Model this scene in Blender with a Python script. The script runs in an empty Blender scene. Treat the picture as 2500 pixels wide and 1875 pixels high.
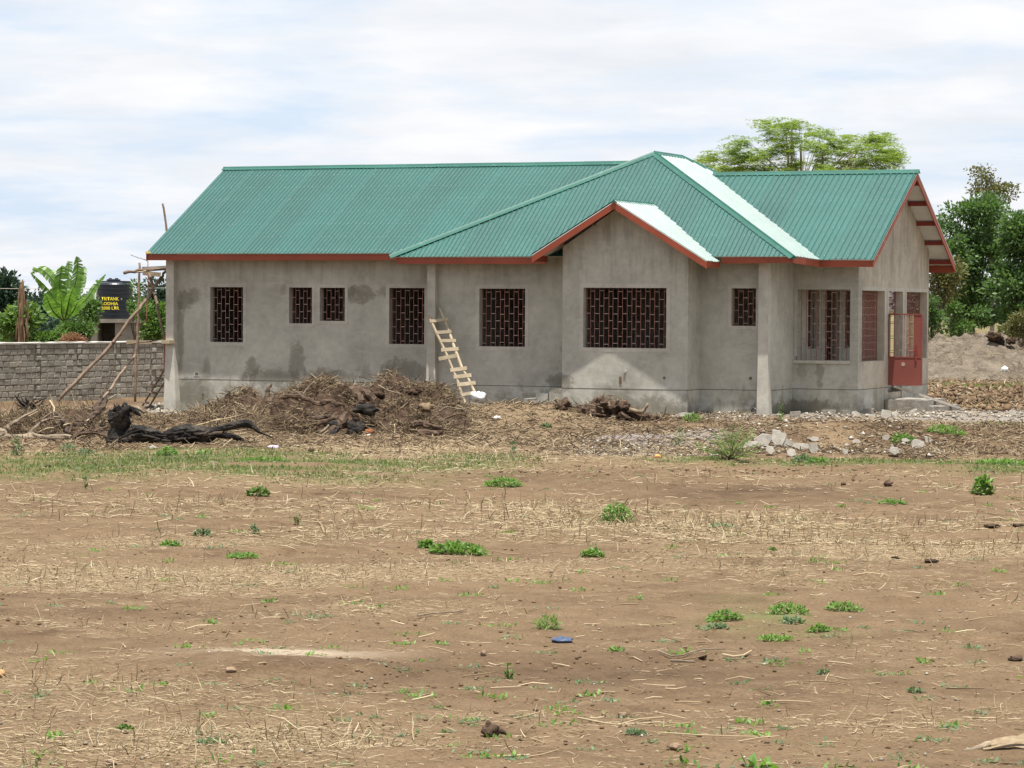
import bpy, math, random
import numpy as np
from mathutils import Vector, Matrix

scene = bpy.context.scene
COL = scene.collection

# ------------------------------------------------------------------ camera
CAM = np.array([33.2578, -58.2923, 1.7002])
YAW, PIT, ROL, FPX = 0.4007, -0.0267, 0.0065, 7079.6
def _frame():
    y, pi, r = YAW, PIT, ROL
    F = np.array([-math.sin(y)*math.cos(pi), math.cos(y)*math.cos(pi), math.sin(pi)])
    R0 = np.array([math.cos(y), math.sin(y), 0.0]); U0 = np.cross(R0, F)
    return math.cos(r)*R0+math.sin(r)*U0, -math.sin(r)*R0+math.cos(r)*U0, F
RT, UP, FW = _frame()
cam = bpy.data.cameras.new('camera')
cam.sensor_width = 36.0
cam.lens = FPX/2500*36
cam.clip_end = 6000
cam_o = bpy.data.objects.new('camera', cam)
COL.objects.link(cam_o)
cam_o.matrix_world = Matrix(((RT[0], UP[0], -FW[0], CAM[0]), (RT[1], UP[1], -FW[1], CAM[1]), (RT[2], UP[2], -FW[2], CAM[2]), (0, 0, 0, 1)))
scene.camera = cam_o

# ------------------------------------------------------------------ light
SUN_DIR = Vector((0.093, -0.172, 0.98)).normalized()       # towards the sun
SUN_EL = math.asin(SUN_DIR.z)
SUN_AZ = math.atan2(SUN_DIR.x, SUN_DIR.y)
sun = bpy.data.lights.new('sun', 'SUN')
sun.energy = 5.0
sun.angle = math.radians(0.53)
sun.color = (1.0, 0.965, 0.91)
sun_o = bpy.data.objects.new('sun', sun)
COL.objects.link(sun_o)
sun_o.rotation_euler = (-SUN_DIR).to_track_quat('-Z', 'Y').to_euler()

world = bpy.data.worlds.new('World')
scene.world = world
world.use_nodes = True
wn, wl = world.node_tree.nodes, world.node_tree.links
wn.clear()
w_out = wn.new('ShaderNodeOutputWorld')
w_bg = wn.new('ShaderNodeBackground'); w_bg.inputs[1].default_value = 0.098
w_sky = wn.new('ShaderNodeTexSky'); w_sky.sky_type = 'NISHITA'; w_sky.sun_disc = False
w_sky.sun_elevation = SUN_EL; w_sky.sun_rotation = SUN_AZ
w_sky.air_density = 1.0; w_sky.dust_density = 1.2; w_sky.ozone_density = 1.0
w_tc = wn.new('ShaderNodeTexCoord')
# clouds: the direction is flattened onto a high sheet of cloud, so they bunch towards the horizon
w_sep = wn.new('ShaderNodeSeparateXYZ'); wl.new(w_tc.outputs['Generated'], w_sep.inputs[0])
def wmath(op, a, b=None):
    n = wn.new('ShaderNodeMath'); n.operation = op
    for i, v in enumerate((a, b)):
        if v is None: continue
        if isinstance(v, (int, float)): n.inputs[i].default_value = v
        else: wl.new(v, n.inputs[i])
    return n.outputs[0]
w_z = wmath('ADD', wmath('MAXIMUM', w_sep.outputs[2], 0.0), 0.12)
w_cmb = wn.new('ShaderNodeCombineXYZ')
wl.new(wmath('DIVIDE', w_sep.outputs[0], w_z), w_cmb.inputs[0])
wl.new(wmath('DIVIDE', w_sep.outputs[1], w_z), w_cmb.inputs[1])
def wnoise(scale, detail, rough, dist, off):
    m = wn.new('ShaderNodeMapping'); m.inputs['Location'].default_value = off
    wl.new(w_cmb.outputs[0], m.inputs[0])
    n = wn.new('ShaderNodeTexNoise'); n.inputs['Scale'].default_value = scale
    n.inputs['Detail'].default_value = detail; n.inputs['Roughness'].default_value = rough
    n.inputs['Distortion'].default_value = dist
    wl.new(m.outputs[0], n.inputs['Vector']); return n.outputs[0]
def wramp(f, pts):
    r = wn.new('ShaderNodeValToRGB'); e = r.color_ramp.elements
    e[0].position, e[0].color = pts[0][0], pts[0][1]
    e[1].position, e[1].color = pts[-1][0], pts[-1][1]
    for p, c in pts[1:-1]:
        q = e.new(p); q.color = c
    wl.new(f, r.inputs[0]); return r.outputs[0]
c1 = wnoise(1.9, 9, 0.56, 0.1, (5.3, 2.2, 0.0))
cmask = wramp(c1, [(0.34, (0.05, 0.05, 0.05, 1)), (0.46, (.6, .6, .6, 1)), (0.58, (1, 1, 1, 1))])
c2 = wnoise(2.6, 8, 0.55, 0.2, (7.3, 0.4, 2.0))
ccol = wramp(c2, [(0.3, (5.5, 5.65, 5.95, 1)), (0.5, (6.05, 6.15, 6.35, 1)), (0.7, (6.6, 6.6, 6.65, 1))])
w_mix = wn.new('ShaderNodeMix'); w_mix.data_type = 'RGBA'
w_haze = wn.new('ShaderNodeMix'); w_haze.data_type = 'RGBA'      # thin veil over the blue
w_haze.inputs[0].default_value = 0.9
w_haze.inputs[7].default_value = (4.5, 5.35, 6.5, 1)
wl.new(w_sky.outputs[0], w_haze.inputs[6])
wl.new(w_haze.outputs[2], w_mix.inputs[6])
wl.new(ccol, w_mix.inputs[7])
wl.new(cmask, w_mix.inputs[0])
# clouds thin out overhead, where the sun stands clear
w_fade = wn.new('ShaderNodeMapRange'); wl.new(w_sep.outputs[2], w_fade.inputs[0])
w_fade.inputs[1].default_value = 0.35; w_fade.inputs[2].default_value = 0.9
w_fade.inputs[3].default_value = 0.0; w_fade.inputs[4].default_value = 0.45
w_m2 = wn.new('ShaderNodeMix'); w_m2.data_type = 'RGBA'
wl.new(w_fade.outputs[0], w_m2.inputs[0]); wl.new(w_mix.outputs[2], w_m2.inputs[6]); wl.new(w_sky.outputs[0], w_m2.inputs[7])
wl.new(w_m2.outputs[2], w_bg.inputs[0])
wl.new(w_bg.outputs[0], w_out.inputs[0])

scene.view_settings.view_transform = 'Standard'
scene.view_settings.look = 'None'
scene.view_settings.exposure = 0.66
scene.view_settings.gamma = 1.0
scene.view_settings.use_curve_mapping = False

# ------------------------------------------------------------------ helpers
def at(u, v, d):
    """a point d metres in front of the standpoint, seen at u, v of the survey picture"""
    return CAM+(FW+RT*(u-1250)/FPX-UP*(v-937.5)/FPX)*d
def on_axis(u, v, k, val):
    r = FW+RT*(u-1250)/FPX-UP*(v-937.5)/FPX
    return CAM+r*(val-CAM[k])/r[k]
RH = np.array([math.cos(YAW), math.sin(YAW)]); FH = np.array([-math.sin(YAW), math.cos(YAW)])
def sd(x, y):
    dx, dy = x-CAM[0], y-CAM[1]
    return dx*RH[0]+dy*RH[1], dx*FH[0]+dy*FH[1]
def sd_xy(s, d):
    return CAM[0]+s*RH[0]+d*FH[0], CAM[1]+s*RH[1]+d*FH[1]

_lat = {}
def vnoise(x, y, seed):
    """smooth value noise in numpy, -1..1"""
    if seed not in _lat:
        _lat[seed] = np.random.RandomState(seed).uniform(-1, 1, (256, 256))
    L = _lat[seed]
    x = np.asarray(x, float); y = np.asarray(y, float)
    xi, yi = np.floor(x).astype(np.int64), np.floor(y).astype(np.int64)
    fx, fy = x-xi, y-yi
    fx = fx*fx*(3-2*fx); fy = fy*fy*(3-2*fy)
    a = L[xi & 255, yi & 255]; b = L[(xi+1) & 255, yi & 255]
    c = L[xi & 255, (yi+1) & 255]; d = L[(xi+1) & 255, (yi+1) & 255]
    return (a*(1-fx)+b*fx)*(1-fy)+(c*(1-fx)+d*fx)*fy
def fbm(x, y, seed, octs=4, gain=0.5):
    t, a, f = 0.0, 1.0, 1.0
    for i in range(octs):
        t = t+a*vnoise(x*f+i*17.3, y*f-i*9.1, seed+i); a *= gain; f *= 2.03
    return t

def link(name, me, m=None, parent=None, kind=None):
    o = bpy.data.objects.new(name, me)
    COL.objects.link(o)
    if m is not None and me is not None and len(me.materials) == 0:
        for q in (m if isinstance(m, (list, tuple)) else [m]): me.materials.append(q)
    if parent is not None: o.parent = parent
    if kind: o['kind'] = kind
    return o
def tag(o, label, cat, group=None, kind=None):
    o['label'] = label; o['category'] = cat
    if group: o['group'] = group
    if kind: o['kind'] = kind
    return o
def thing(name, label, cat, loc=(0, 0, 0), group=None):
    o = bpy.data.objects.new(name, None)
    COL.objects.link(o); o.location = loc; o.empty_display_size = 0.2
    return tag(o, label, cat, group)
def ident(o):
    """children are authored in world metres: undo the empty's place"""
    return Matrix.Translation(-Vector(o.location))

class MB:
    def __init__(s): s.v = []; s.f = []; s.mi = []
    def add(s, vs, fs, mi=0):
        n = len(s.v); s.v += [tuple(map(float, p)) for p in vs]
        s.f += [tuple(i+n for i in q) for q in fs]; s.mi += [mi]*len(fs)
    def box(s, x0, x1, y0, y1, z0, z1, mi=0):
        s.add([(x0, y0, z0), (x1, y0, z0), (x1, y1, z0), (x0, y1, z0), (x0, y0, z1), (x1, y0, z1), (x1, y1, z1), (x0, y1, z1)],
              [(0, 3, 2, 1), (4, 5, 6, 7), (0, 1, 5, 4), (1, 2, 6, 5), (2, 3, 7, 6), (3, 0, 4, 7)], mi)
    def beam(s, p, q, w, h, up=(0, 0, 1), mi=0):
        p, q, up = Vector(p), Vector(q), Vector(up)
        d = (q-p).normalized(); r = d.cross(up).normalized(); u = r.cross(d)
        vs = []
        for c in (p, q):
            for a, b in ((-1, -1), (1, -1), (1, 1), (-1, 1)): vs.append(c+r*(a*w/2)+u*(b*h/2))
        s.add(vs, [(0, 1, 2, 3), (7, 6, 5, 4), (0, 4, 5, 1), (1, 5, 6, 2), (2, 6, 7, 3), (3, 7, 4, 0)], mi)
    def tube(s, pts, rad, n=6, mi=0, rough=0.0, rnd=None, caps=True):
        pts = [Vector(p) for p in pts]
        if not isinstance(rad, (list, tuple)): rad = [rad]*len(pts)
        base = len(s.v); prev = None
        for i, p in enumerate(pts):
            d = (pts[min(i+1, len(pts)-1)]-pts[max(i-1, 0)])
            d = d.normalized() if d.length > 1e-9 else Vector((0, 0, 1))
            a = prev if prev is not None else (Vector((0, 0, 1)) if abs(d.z) < 0.9 else Vector((1, 0, 0)))
            r = (a-d*a.dot(d)).normalized(); prev = r; u = d.cross(r)
            for k in range(n):
                t = 2*math.pi*k/n; rr = rad[i]*(1+(rnd.uniform(-rough, rough) if rnd and rough else 0))
                s.v.append(tuple(p+(r*math.cos(t)+u*math.sin(t))*rr))
        for i in range(len(pts)-1):
            for k in range(n):
                k2 = (k+1) % n
                s.f.append((base+i*n+k, base+i*n+k2, base+(i+1)*n+k2, base+(i+1)*n+k)); s.mi.append(mi)
        if caps:
            s.f.append(tuple(base+k for k in range(n))[::-1]); s.mi.append(mi)
            s.f.append(tuple(base+(len(pts)-1)*n+k for k in range(n))); s.mi.append(mi)
    def mesh(s, name, smooth=False):
        me = bpy.data.meshes.new(name); me.from_pydata(s.v, [], s.f)
        if any(s.mi): me.polygons.foreach_set('material_index', s.mi)
        if smooth: me.polygons.foreach_set('use_smooth', [True]*len(s.f))
        me.update(); return me
    def build(s, name, m, parent=None, smooth=False, kind=None):
        return link(name, s.mesh(name, smooth), m, parent, kind)

def quads_mesh(name, V, smooth=False, n=4):
    """V: (faces*n, 3) array of separate polygons"""
    V = np.asarray(V, dtype=np.float32).reshape(-1, 3)
    nf = len(V)//n
    me = bpy.data.meshes.new(name)
    me.vertices.add(len(V)); me.vertices.foreach_set('co', V.ravel())
    me.loops.add(len(V)); me.loops.foreach_set('vertex_index', np.arange(len(V), dtype=np.int32))
    me.polygons.add(nf); me.polygons.foreach_set('loop_start', np.arange(0, len(V), n, dtype=np.int32))
    if smooth: me.polygons.foreach_set('use_smooth', [True]*nf)
    me.update(calc_edges=True); return me
def grid_mesh(name, X, Y, Z, smooth=True, closed=False):
    r, c = X.shape
    V = np.stack([X, Y, Z], -1).reshape(-1, 3).astype(np.float32)
    i = np.arange(r-1)[:, None]*c+np.arange(c-1)[None, :]
    q = np.stack([i, i+1, i+c+1, i+c], -1).reshape(-1, 4).astype(np.int32)
    me = bpy.data.meshes.new(name)
    me.vertices.add(len(V)); me.vertices.foreach_set('co', V.ravel())
    me.loops.add(q.size); me.loops.foreach_set('vertex_index', q.ravel())
    me.polygons.add(len(q)); me.polygons.foreach_set('loop_start', np.arange(0, q.size, 4, dtype=np.int32))
    if smooth: me.polygons.foreach_set('use_smooth', [True]*len(q))
    me.update(calc_edges=True); return me

def leaf_quads(P, D, N, L, W, fold=0.0):
    """diamond leaves: base P, direction D, blade normal N, length L, width W"""
    D = D/np.linalg.norm(D, axis=1, keepdims=True)
    S = np.cross(D, N); S /= np.linalg.norm(S, axis=1, keepdims=True)+1e-9
    L = np.asarray(L).reshape(-1, 1); W = np.asarray(W).reshape(-1, 1)
    NN = np.cross(S, D)
    V = np.stack([P, P+D*L*0.45+S*W/2+NN*fold*W, P+D*L, P+D*L*0.45-S*W/2+NN*fold*W], 1)
    return V.reshape(-1, 3)

# ------------------------------------------------------------------ materials
def new_mat(name):
    m = bpy.data.materials.new(name); m.use_nodes = True
    m.node_tree.nodes.clear()
    return m
class NT:
    def __init__(s, name):
        s.m = new_mat(name); s.n = s.m.node_tree.nodes; s.l = s.m.node_tree.links
        s.out = s.n.new('ShaderNodeOutputMaterial'); s.b = s.n.new('ShaderNodeBsdfPrincipled')
        s.l.new(s.b.outputs[0], s.out.inputs[0])
        s.tc = s.n.new('ShaderNodeTexCoord'); s.geo = s.n.new('ShaderNodeNewGeometry')
        s.pos = s.geo.outputs['Position']
    def set(s, sock, v):
        if isinstance(v, (int, float, tuple)): sock.default_value = v
        else: s.l.new(v, sock)
    def map(s, scale, src=None, loc=(0, 0, 0)):
        m = s.n.new('ShaderNodeMapping'); m.inputs['Scale'].default_value = scale; m.inputs['Location'].default_value = loc
        s.l.new(src or s.pos, m.inputs[0]); return m.outputs[0]
    def noise(s, scale, detail=5, rough=0.55, vec=None, dist=0.0):
        n = s.n.new('ShaderNodeTexNoise'); n.inputs['Scale'].default_value = scale; n.inputs['Detail'].default_value = detail
        n.inputs['Roughness'].default_value = rough; n.inputs['Distortion'].default_value = dist
        s.l.new(vec or s.pos, n.inputs['Vector']); return n.outputs[0]
    def ramp(s, f, pts):
        r = s.n.new('ShaderNodeValToRGB'); e = r.color_ramp.elements
        c4 = lambda c: (c, c, c, 1) if isinstance(c, (int, float)) else (*c[:3], 1)
        e[0].position, e[0].color = pts[0][0], c4(pts[0][1]); e[1].position, e[1].color = pts[-1][0], c4(pts[-1][1])
        for p, c in pts[1:-1]:
            q = e.new(p); q.color = c4(c)
        s.l.new(f, r.inputs[0]); return r.outputs[0]
    def mix(s, f, a, b, mode='MIX'):
        n = s.n.new('ShaderNodeMix'); n.data_type = 'RGBA'; n.blend_type = mode
        s.set(n.inputs[0], f)
        for k, v in ((6, a), (7, b)):
            s.set(n.inputs[k], (*v[:3], 1) if isinstance(v, tuple) else v)
        return n.outputs[2]
    def math(s, op, a, b=0.0, c=None):
        n = s.n.new('ShaderNodeMath'); n.operation = op
        s.set(n.inputs[0], a); s.set(n.inputs[1], b)
        if c is not None: s.set(n.inputs[2], c)
        return n.outputs[0]
    def maprange(s, f, a, b, c=0.0, d=1.0):
        n = s.n.new('ShaderNodeMapRange'); s.l.new(f, n.inputs[0])
        for i, v in enumerate((a, b, c, d)): n.inputs[i+1].default_value = v
        return n.outputs[0]
    def sep(s, v):
        n = s.n.new('ShaderNodeSeparateXYZ'); s.l.new(v, n.inputs[0]); return n.outputs
    def bump(s, h, strength=0.5, dist=0.02):
        n = s.n.new('ShaderNodeBump'); n.inputs['Strength'].default_value = strength; n.inputs['Distance'].default_value = dist
        s.l.new(h, n.inputs['Height']); s.l.new(n.outputs[0], s.b.inputs['Normal'])
    def fin(s, color, rough=0.8, spec=0.3):
        s.set(s.b.inputs['Base Color'], (*color[:3], 1) if isinstance(color, tuple) else color)
        s.set(s.b.inputs['Roughness'], rough); s.set(s.b.inputs['Specular IOR Level'], spec)
        return s.m
    @property
    def island(s): return s.geo.outputs['Random Per Island']
    @property
    def objrand(s):
        n = s.n.new('ShaderNodeObjectInfo'); return n.outputs['Random']

def m_varied(name, c1, c2, scale=6, rough=0.85, spec=0.2, bump=0.3, bscale=40, bdist=0.01, island=False, c3=None, stretch=(1, 1, 1), obj=False):
    t = NT(name)
    f = t.noise(scale, 6, 0.6, t.map(stretch))
    pts = [(0.3, c1), (0.7, c2)] if c3 is None else [(0.25, c1), (0.5, c3), (0.75, c2)]
    col = t.ramp(f, pts)
    if island: col = t.mix(1.0, col, t.ramp(t.island, [(0, 0.62), (1, 1.25)]), 'MULTIPLY')
    if obj: col = t.mix(1.0, col, t.ramp(t.objrand, [(0, 0.8), (1, 1.15)]), 'MULTIPLY')
    if bump: t.bump(t.noise(bscale, 5, 0.6, t.map(stretch)), bump, bdist)
    return t.fin(col, rough, spec)
def m_leaf(name, dark, light, tip=None, trans=0.35, rough=0.5):
    """leaf faces: colour differs from leaf to leaf and from clump to clump"""
    t = NT(name)
    f = t.math('ADD', t.math('MULTIPLY', t.island, 0.55), t.math('MULTIPLY', t.noise(0.9, 3, 0.6), 0.45))
    pts = [(0.2, dark), (0.75, light)]
    if tip: pts.append((0.97, tip))
    col = t.ramp(f, pts)
    t.fin(col, rough, 0.35)
    tr = t.n.new('ShaderNodeBsdfTranslucent'); mx = t.n.new('ShaderNodeMixShader')
    lc = t.mix(1.0, col, (1.35, 1.5, 0.75), 'MULTIPLY')
    t.l.new(lc, tr.inputs[0]); mx.inputs[0].default_value = trans
    t.l.new(t.b.outputs[0], mx.inputs[1]); t.l.new(tr.outputs[0], mx.inputs[2]); t.l.new(mx.outputs[0], t.out.inputs[0])
    return t.m
# ------------------------------------------------------------------ terrain
BUMPS = []      # (s, d, rs, rd, h)
def bump_px(u, v, rs, rd, h, z=-0.55):
    p = on_axis(u, v, 2, z); s, d = sd(p[0], p[1]); BUMPS.append((s, d, rs, rd, h))
bump_px(900, 1045, 1.9, 2.2, 0.22)
bump_px(620, 1030, 1.8, 2.4, 0.12)
bump_px(1270, 1035, 1.7, 3.0, 0.40)
bump_px(1000, 1020, 1.6, 3.0, 0.15)
bump_px(1560, 1040, 1.5, 2.6, 0.12)
bump_px(1900, 1070, 1.9, 1.3, 0.26)
bump_px(2200, 1070, 1.6, 1.5, 0.22)
bump_px(2480, 1060, 1.5, 1.8, 0.12)
bump_px(230, 1030, 2.2, 2.6, 0.15)
bump_px(1500, 1165, 1.4, 0.8, 0.05)
bump_px(1650, 1185, 1.2, 0.7, 0.05)
bump_px(700, 1620, 0.9, 0.55, 0.06)
def H(x, y, fine=True):
    x = np.asarray(x, float); y = np.asarray(y, float)
    s, d = sd(x, y)
    z = np.full(np.shape(x), -0.58)
    z = z-0.20/(1+np.exp(-(d-60)/1.5))*(1/(1+np.exp((s+3.0)/0.8)))         # dips towards the boundary wall
    z = z+0.06/(1+np.exp(-(s-3.0)/0.5))*np.exp(-((d-60)/7.0)**2)
    for bs, bd, rs, rd, h in BUMPS:
        z = z+h*np.exp(-((s-bs)/rs)**2-((d-bd)/rd)**2)
    far = 1/(1+np.exp(-(d-75)/6))
    z = z+0.10*vnoise(s/14, d/14, 11)*(1-far*0.5)*np.clip((d-16)/12, 0.2, 1)*0.5+far*0.5*vnoise(s/60, d/60, 12)*np.clip((d-75)/200, 0, 1)*2
    z = z+0.030*vnoise(s/2.6, d/1.1, 13)+0.026*vnoise(s/1.0, d/0.42, 14)
    if fine:
        k = np.clip(1-(d-70)/30, 0, 1)
        rough = 0.7+0.6*np.clip(vnoise(s/2.2, d/1.2, 15), 0, 1)
        z = z+k*rough*(0.013*vnoise(s/0.30, d/0.22, 16)+0.011*np.clip(vnoise(s/0.11, d/0.10, 17), 0, 1)+0.005*vnoise(s/0.045, d/0.05, 18))
    return z
def ground(u, v, dz=0.0):
    z = -0.55
    for _ in range(12):
        p = on_axis(u, v, 2, z); z = 0.5*z+0.5*float(H(p[0], p[1], False))
    return Vector((p[0], p[1], float(H(p[0], p[1]))+dz))

def masks(s, d):
    """what lies on the ground: pale gravel, dry straw litter, green growth"""
    u = 1250+s/d*FPX
    v = 752+2.25*FPX/d
    n1 = fbm(s/0.9, d/0.7, 31, 4); n2 = fbm(s/2.5, d/1.6, 41, 4); n3 = fbm(s/0.35, d/0.3, 51, 3)
    sm = lambda t: 1/(1+np.exp(-t))
    g = lambda uc, vc, ru, rv: np.exp(-((u-uc)/ru)**2-((v-vc)/rv)**2)
    # gravel apron along the house and the track to the right
    grav = sm((u-1620)/25)*sm((v-1003-10*n1)/3)*sm((1026+10*n1-v)/3)
    grav = np.maximum(grav, sm((u-2150)/40)*sm((v-990-6*n1)/3)*sm((1031+9*n1-v)/3))
    grav = np.maximum(grav, g(2060, 1042, 190, 5)*(0.4+n1))
    grav = np.maximum(grav, g(420, 990, 60, 18)*0.8)
    grav = np.maximum(grav, np.clip((g(1550, 1090, 150, 17)+g(1700, 1076, 70, 8)*0.8)*(1.1+0.7*n1), 0, 1))
    # straw
    st = 0.30+0.30*n2+0.2*n1
    st = st+1.0*g(300, 1415, 420, 26)+0.9*g(1000, 1398, 500, 24)+0.8*g(200, 1560, 300, 40)*(0.6+n2)
    st = st+0.7*g(1650, 1265, 500, 26)+0.7*g(2300, 1340, 400, 26)+0.6*g(700, 1800, 300, 40)
    st = st+0.8*g(1100, 1115, 250, 30)+0.7*g(1250, 1060, 200, 22)+0.5*g(900, 1490, 400, 26)+0.5*g(300, 1330, 500, 12)
    st = st-0.5*g(1850, 1470, 450, 50)-0.5*g(1900, 1210, 350, 22)-0.6*g(300, 1300, 420, 16)-0.4*g(1400, 1640, 400, 50)
    sand = g(690, 1592, 200, 13)*1.6+g(760, 1612, 130, 9)*1.2
    # green
    gr = 1.1*g(150, 1150, 260, 26)+1.0*g(560, 1130, 260, 26)+0.8*g(880, 1155, 240, 30)+1.0*g(1180, 1128, 130, 16)
    gr = gr+1.1*g(2150, 1128, 260, 7)+1.2*g(2430, 1133, 120, 14)+0.8*g(1750, 1125, 160, 9)+0.9*g(1880, 1505, 180, 45)*(0.5+n1)
    gr = gr+1.0*g(2200, 1046, 120, 10)+0.8*g(2420, 1048, 80, 8)+0.9*g(2400, 935, 150, 12)+0.6*g(2420, 985, 150, 10)
    gr = gr*(0.65+0.55*n1+0.3*n3)
    far = sm((d-120)/10)
    gr = np.maximum(gr, far*(0.5+0.4*n2))
    return (np.clip(grav, 0, 1), np.clip(st, 0, 1), np.clip(gr, 0, 1), np.clip(sand*(0.85+0.6*n3), 0, 1))
def litter(s, d):
    """dark turned earth with root litter"""
    u = 1250+s/d*FPX
    v = 752+2.25*FPX/d
    n1 = fbm(s/0.9, d/0.7, 131, 4); n2 = fbm(s/2.5, d/1.6, 141, 4)
    sm = lambda t: 1/(1+np.exp(-t)); g = lambda uc, vc, ru, rv: np.exp(-((u-uc)/ru)**2-((v-vc)/rv)**2)
    k = sm((1790-u)/40)*sm((v-965)/8)*sm((1098+12*n1-v)/5)
    k = k+sm((u-1760)/40)*sm((v-1046)/4)*sm((1108+8*n1-v)/4)+0.8*g(1900, 1195, 420, 26)+0.8*g(2420, 950, 260, 22)+0.6*g(1350, 1160, 250, 16)+0.5*g(400, 1230, 500, 18)
    k = k+0.45*g(1600, 1620, 700, 60)+0.4*g(900, 1660, 400, 40)+0.35*g(400, 1500, 500, 14)
    return np.clip(k*(0.75+0.5*n1+0.3*n2), 0, 1)

def make_ground():
    dense = np.linspace(-12.5, 12.5, 640)
    left = -12.5-np.cumsum(np.linspace(0.6, 12, 27)); left = left[left > -176]
    right = 12.5+np.cumsum(np.linspace(0.6, 12, 27)); right = right[right < 176]
    ang = np.radians(np.concatenate([[-180], left[::-1], dense, right, [180]]))
    dist = np.concatenate([np.linspace(0.4, 12.2, 14), np.geomspace(12.6, 112, 720), np.geomspace(118, 4200, 40)])
    A, D = np.meshgrid(ang, dist)
    S = D*np.sin(A); DD = D*np.cos(A)
    X, Y = sd_xy(S, DD)
    Z = H(X, Y)
    me = grid_mesh('ground', X, Y, Z)
    r = masks(S.ravel(), np.where(DD.ravel() > 1, DD.ravel(), 1.0))
    inside = (np.abs(A.ravel()) < math.radians(60))
    st = 0.4+0.35*fbm(S.ravel()/2.5, DD.ravel()/1.6, 41, 4)
    attr = me.color_attributes.new('cover', 'FLOAT_COLOR', 'POINT')
    cols = np.stack([np.where(inside, r[0], 0), np.where(inside, r[1], st), np.where(inside, r[2], 0.1), np.where(inside, r[3], 0)], -1)
    attr.data.foreach_set('color', cols.astype(np.float32).ravel())
    a2 = me.color_attributes.new('cover_two', 'FLOAT_COLOR', 'POINT')
    lt = np.where(inside, litter(S.ravel(), np.where(DD.ravel() > 1, DD.ravel(), 1.0)), 0)
    a2.data.foreach_set('color', np.stack([lt, lt*0, lt*0, lt*0+1], -1).astype(np.float32).ravel())
    return me
def m_ground():
    t = NT('field_soil')
    at_ = t.n.new('ShaderNodeAttribute'); at_.attribute_name = 'cover'
    c = t.n.new('ShaderNodeSeparateColor'); t.l.new(at_.outputs['Color'], c.inputs[0])
    alpha = at_.outputs['Alpha']
    big = t.noise(0.35, 5, 0.6)
    mid = t.noise(3.0, 7, 0.65)
    fine = t.noise(45, 5, 0.7)
    soil = t.ramp(mid, [(0.28, (0.080, 0.049, 0.027)), (0.5, (0.143, 0.093, 0.052)), (0.72, (0.205, 0.142, 0.084))])
    soil = t.mix(t.ramp(big, [(0.38, 0.0), (0.62, 0.6)]), soil, (0.190, 0.128, 0.073))
    soil = t.mix(1.0, soil, t.ramp(fine, [(0.3, 0.70), (0.5, 1.0), (0.72, 1.28)]), 'MULTIPLY')
    at2 = t.n.new('ShaderNodeAttribute'); at2.attribute_name = 'cover_two'
    c2_ = t.n.new('ShaderNodeSeparateColor'); t.l.new(at2.outputs['Color'], c2_.inputs[0])
    soil = t.mix(t.math('MULTIPLY', c2_.outputs[0], 0.85), soil, t.ramp(t.noise(8, 7, 0.75), [(0.3, (0.030, 0.017, 0.010)), (0.5, (0.070, 0.042, 0.024)), (0.7, (0.135, 0.088, 0.053))]))  # dark litter earth; shadow between the debris is put into its darkest tones
    # dry litter: fine flecks, stretched along the ploughing
    m = t.n.new('ShaderNodeMapping'); m.inputs['Rotation'].default_value = (0, 0, -0.38); m.inputs['Scale'].default_value = (9, 38, 20)
    t.l.new(t.pos, m.inputs[0])
    fl = t.noise(1.6, 6, 0.75, m.outputs[0], 1.2)
    flk = t.math('GREATER_THAN', t.math('ADD', fl, t.math('MULTIPLY', c.outputs[1], 0.16)), 0.655)
    fl_soft = t.maprange(t.math('ADD', fl, t.math('MULTIPLY', c.outputs[1], 0.18)), 0.58, 0.76, 0.0, 0.8)
    col = t.mix(fl_soft, soil, t.ramp(fine, [(0.3, (0.24, 0.175, 0.10)), (0.7, (0.37, 0.285, 0.175))]))
    grn = t.math('MULTIPLY', c.outputs[2], t.ramp(t.noise(14, 5, 0.7), [(0.32, 0.15), (0.56, 0.95)]))
    col = t.mix(grn, col, t.ramp(fine, [(0.3, (0.085, 0.105, 0.032)), (0.7, (0.18, 0.20, 0.075))]))
    gv = t.noise(11, 7, 0.7)
    col = t.mix(t.math('MULTIPLY', c.outputs[0], 0.9), col, t.ramp(gv, [(0.3, (0.15, 0.125, 0.10)), (0.5, (0.235, 0.21, 0.175)), (0.7, (0.33, 0.305, 0.265))]))
    col = t.mix(alpha, col, (0.36, 0.285, 0.205))
    h = t.math('ADD', t.math('MULTIPLY', fine, 0.6), t.noise(14, 6, 0.7))
    t.bump(h, 0.9, 0.03)
    return t.fin(col, 0.95, 0.12)
M_GROUND = m_ground()
link('ground', make_ground(), M_GROUND, kind='structure')
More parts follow.
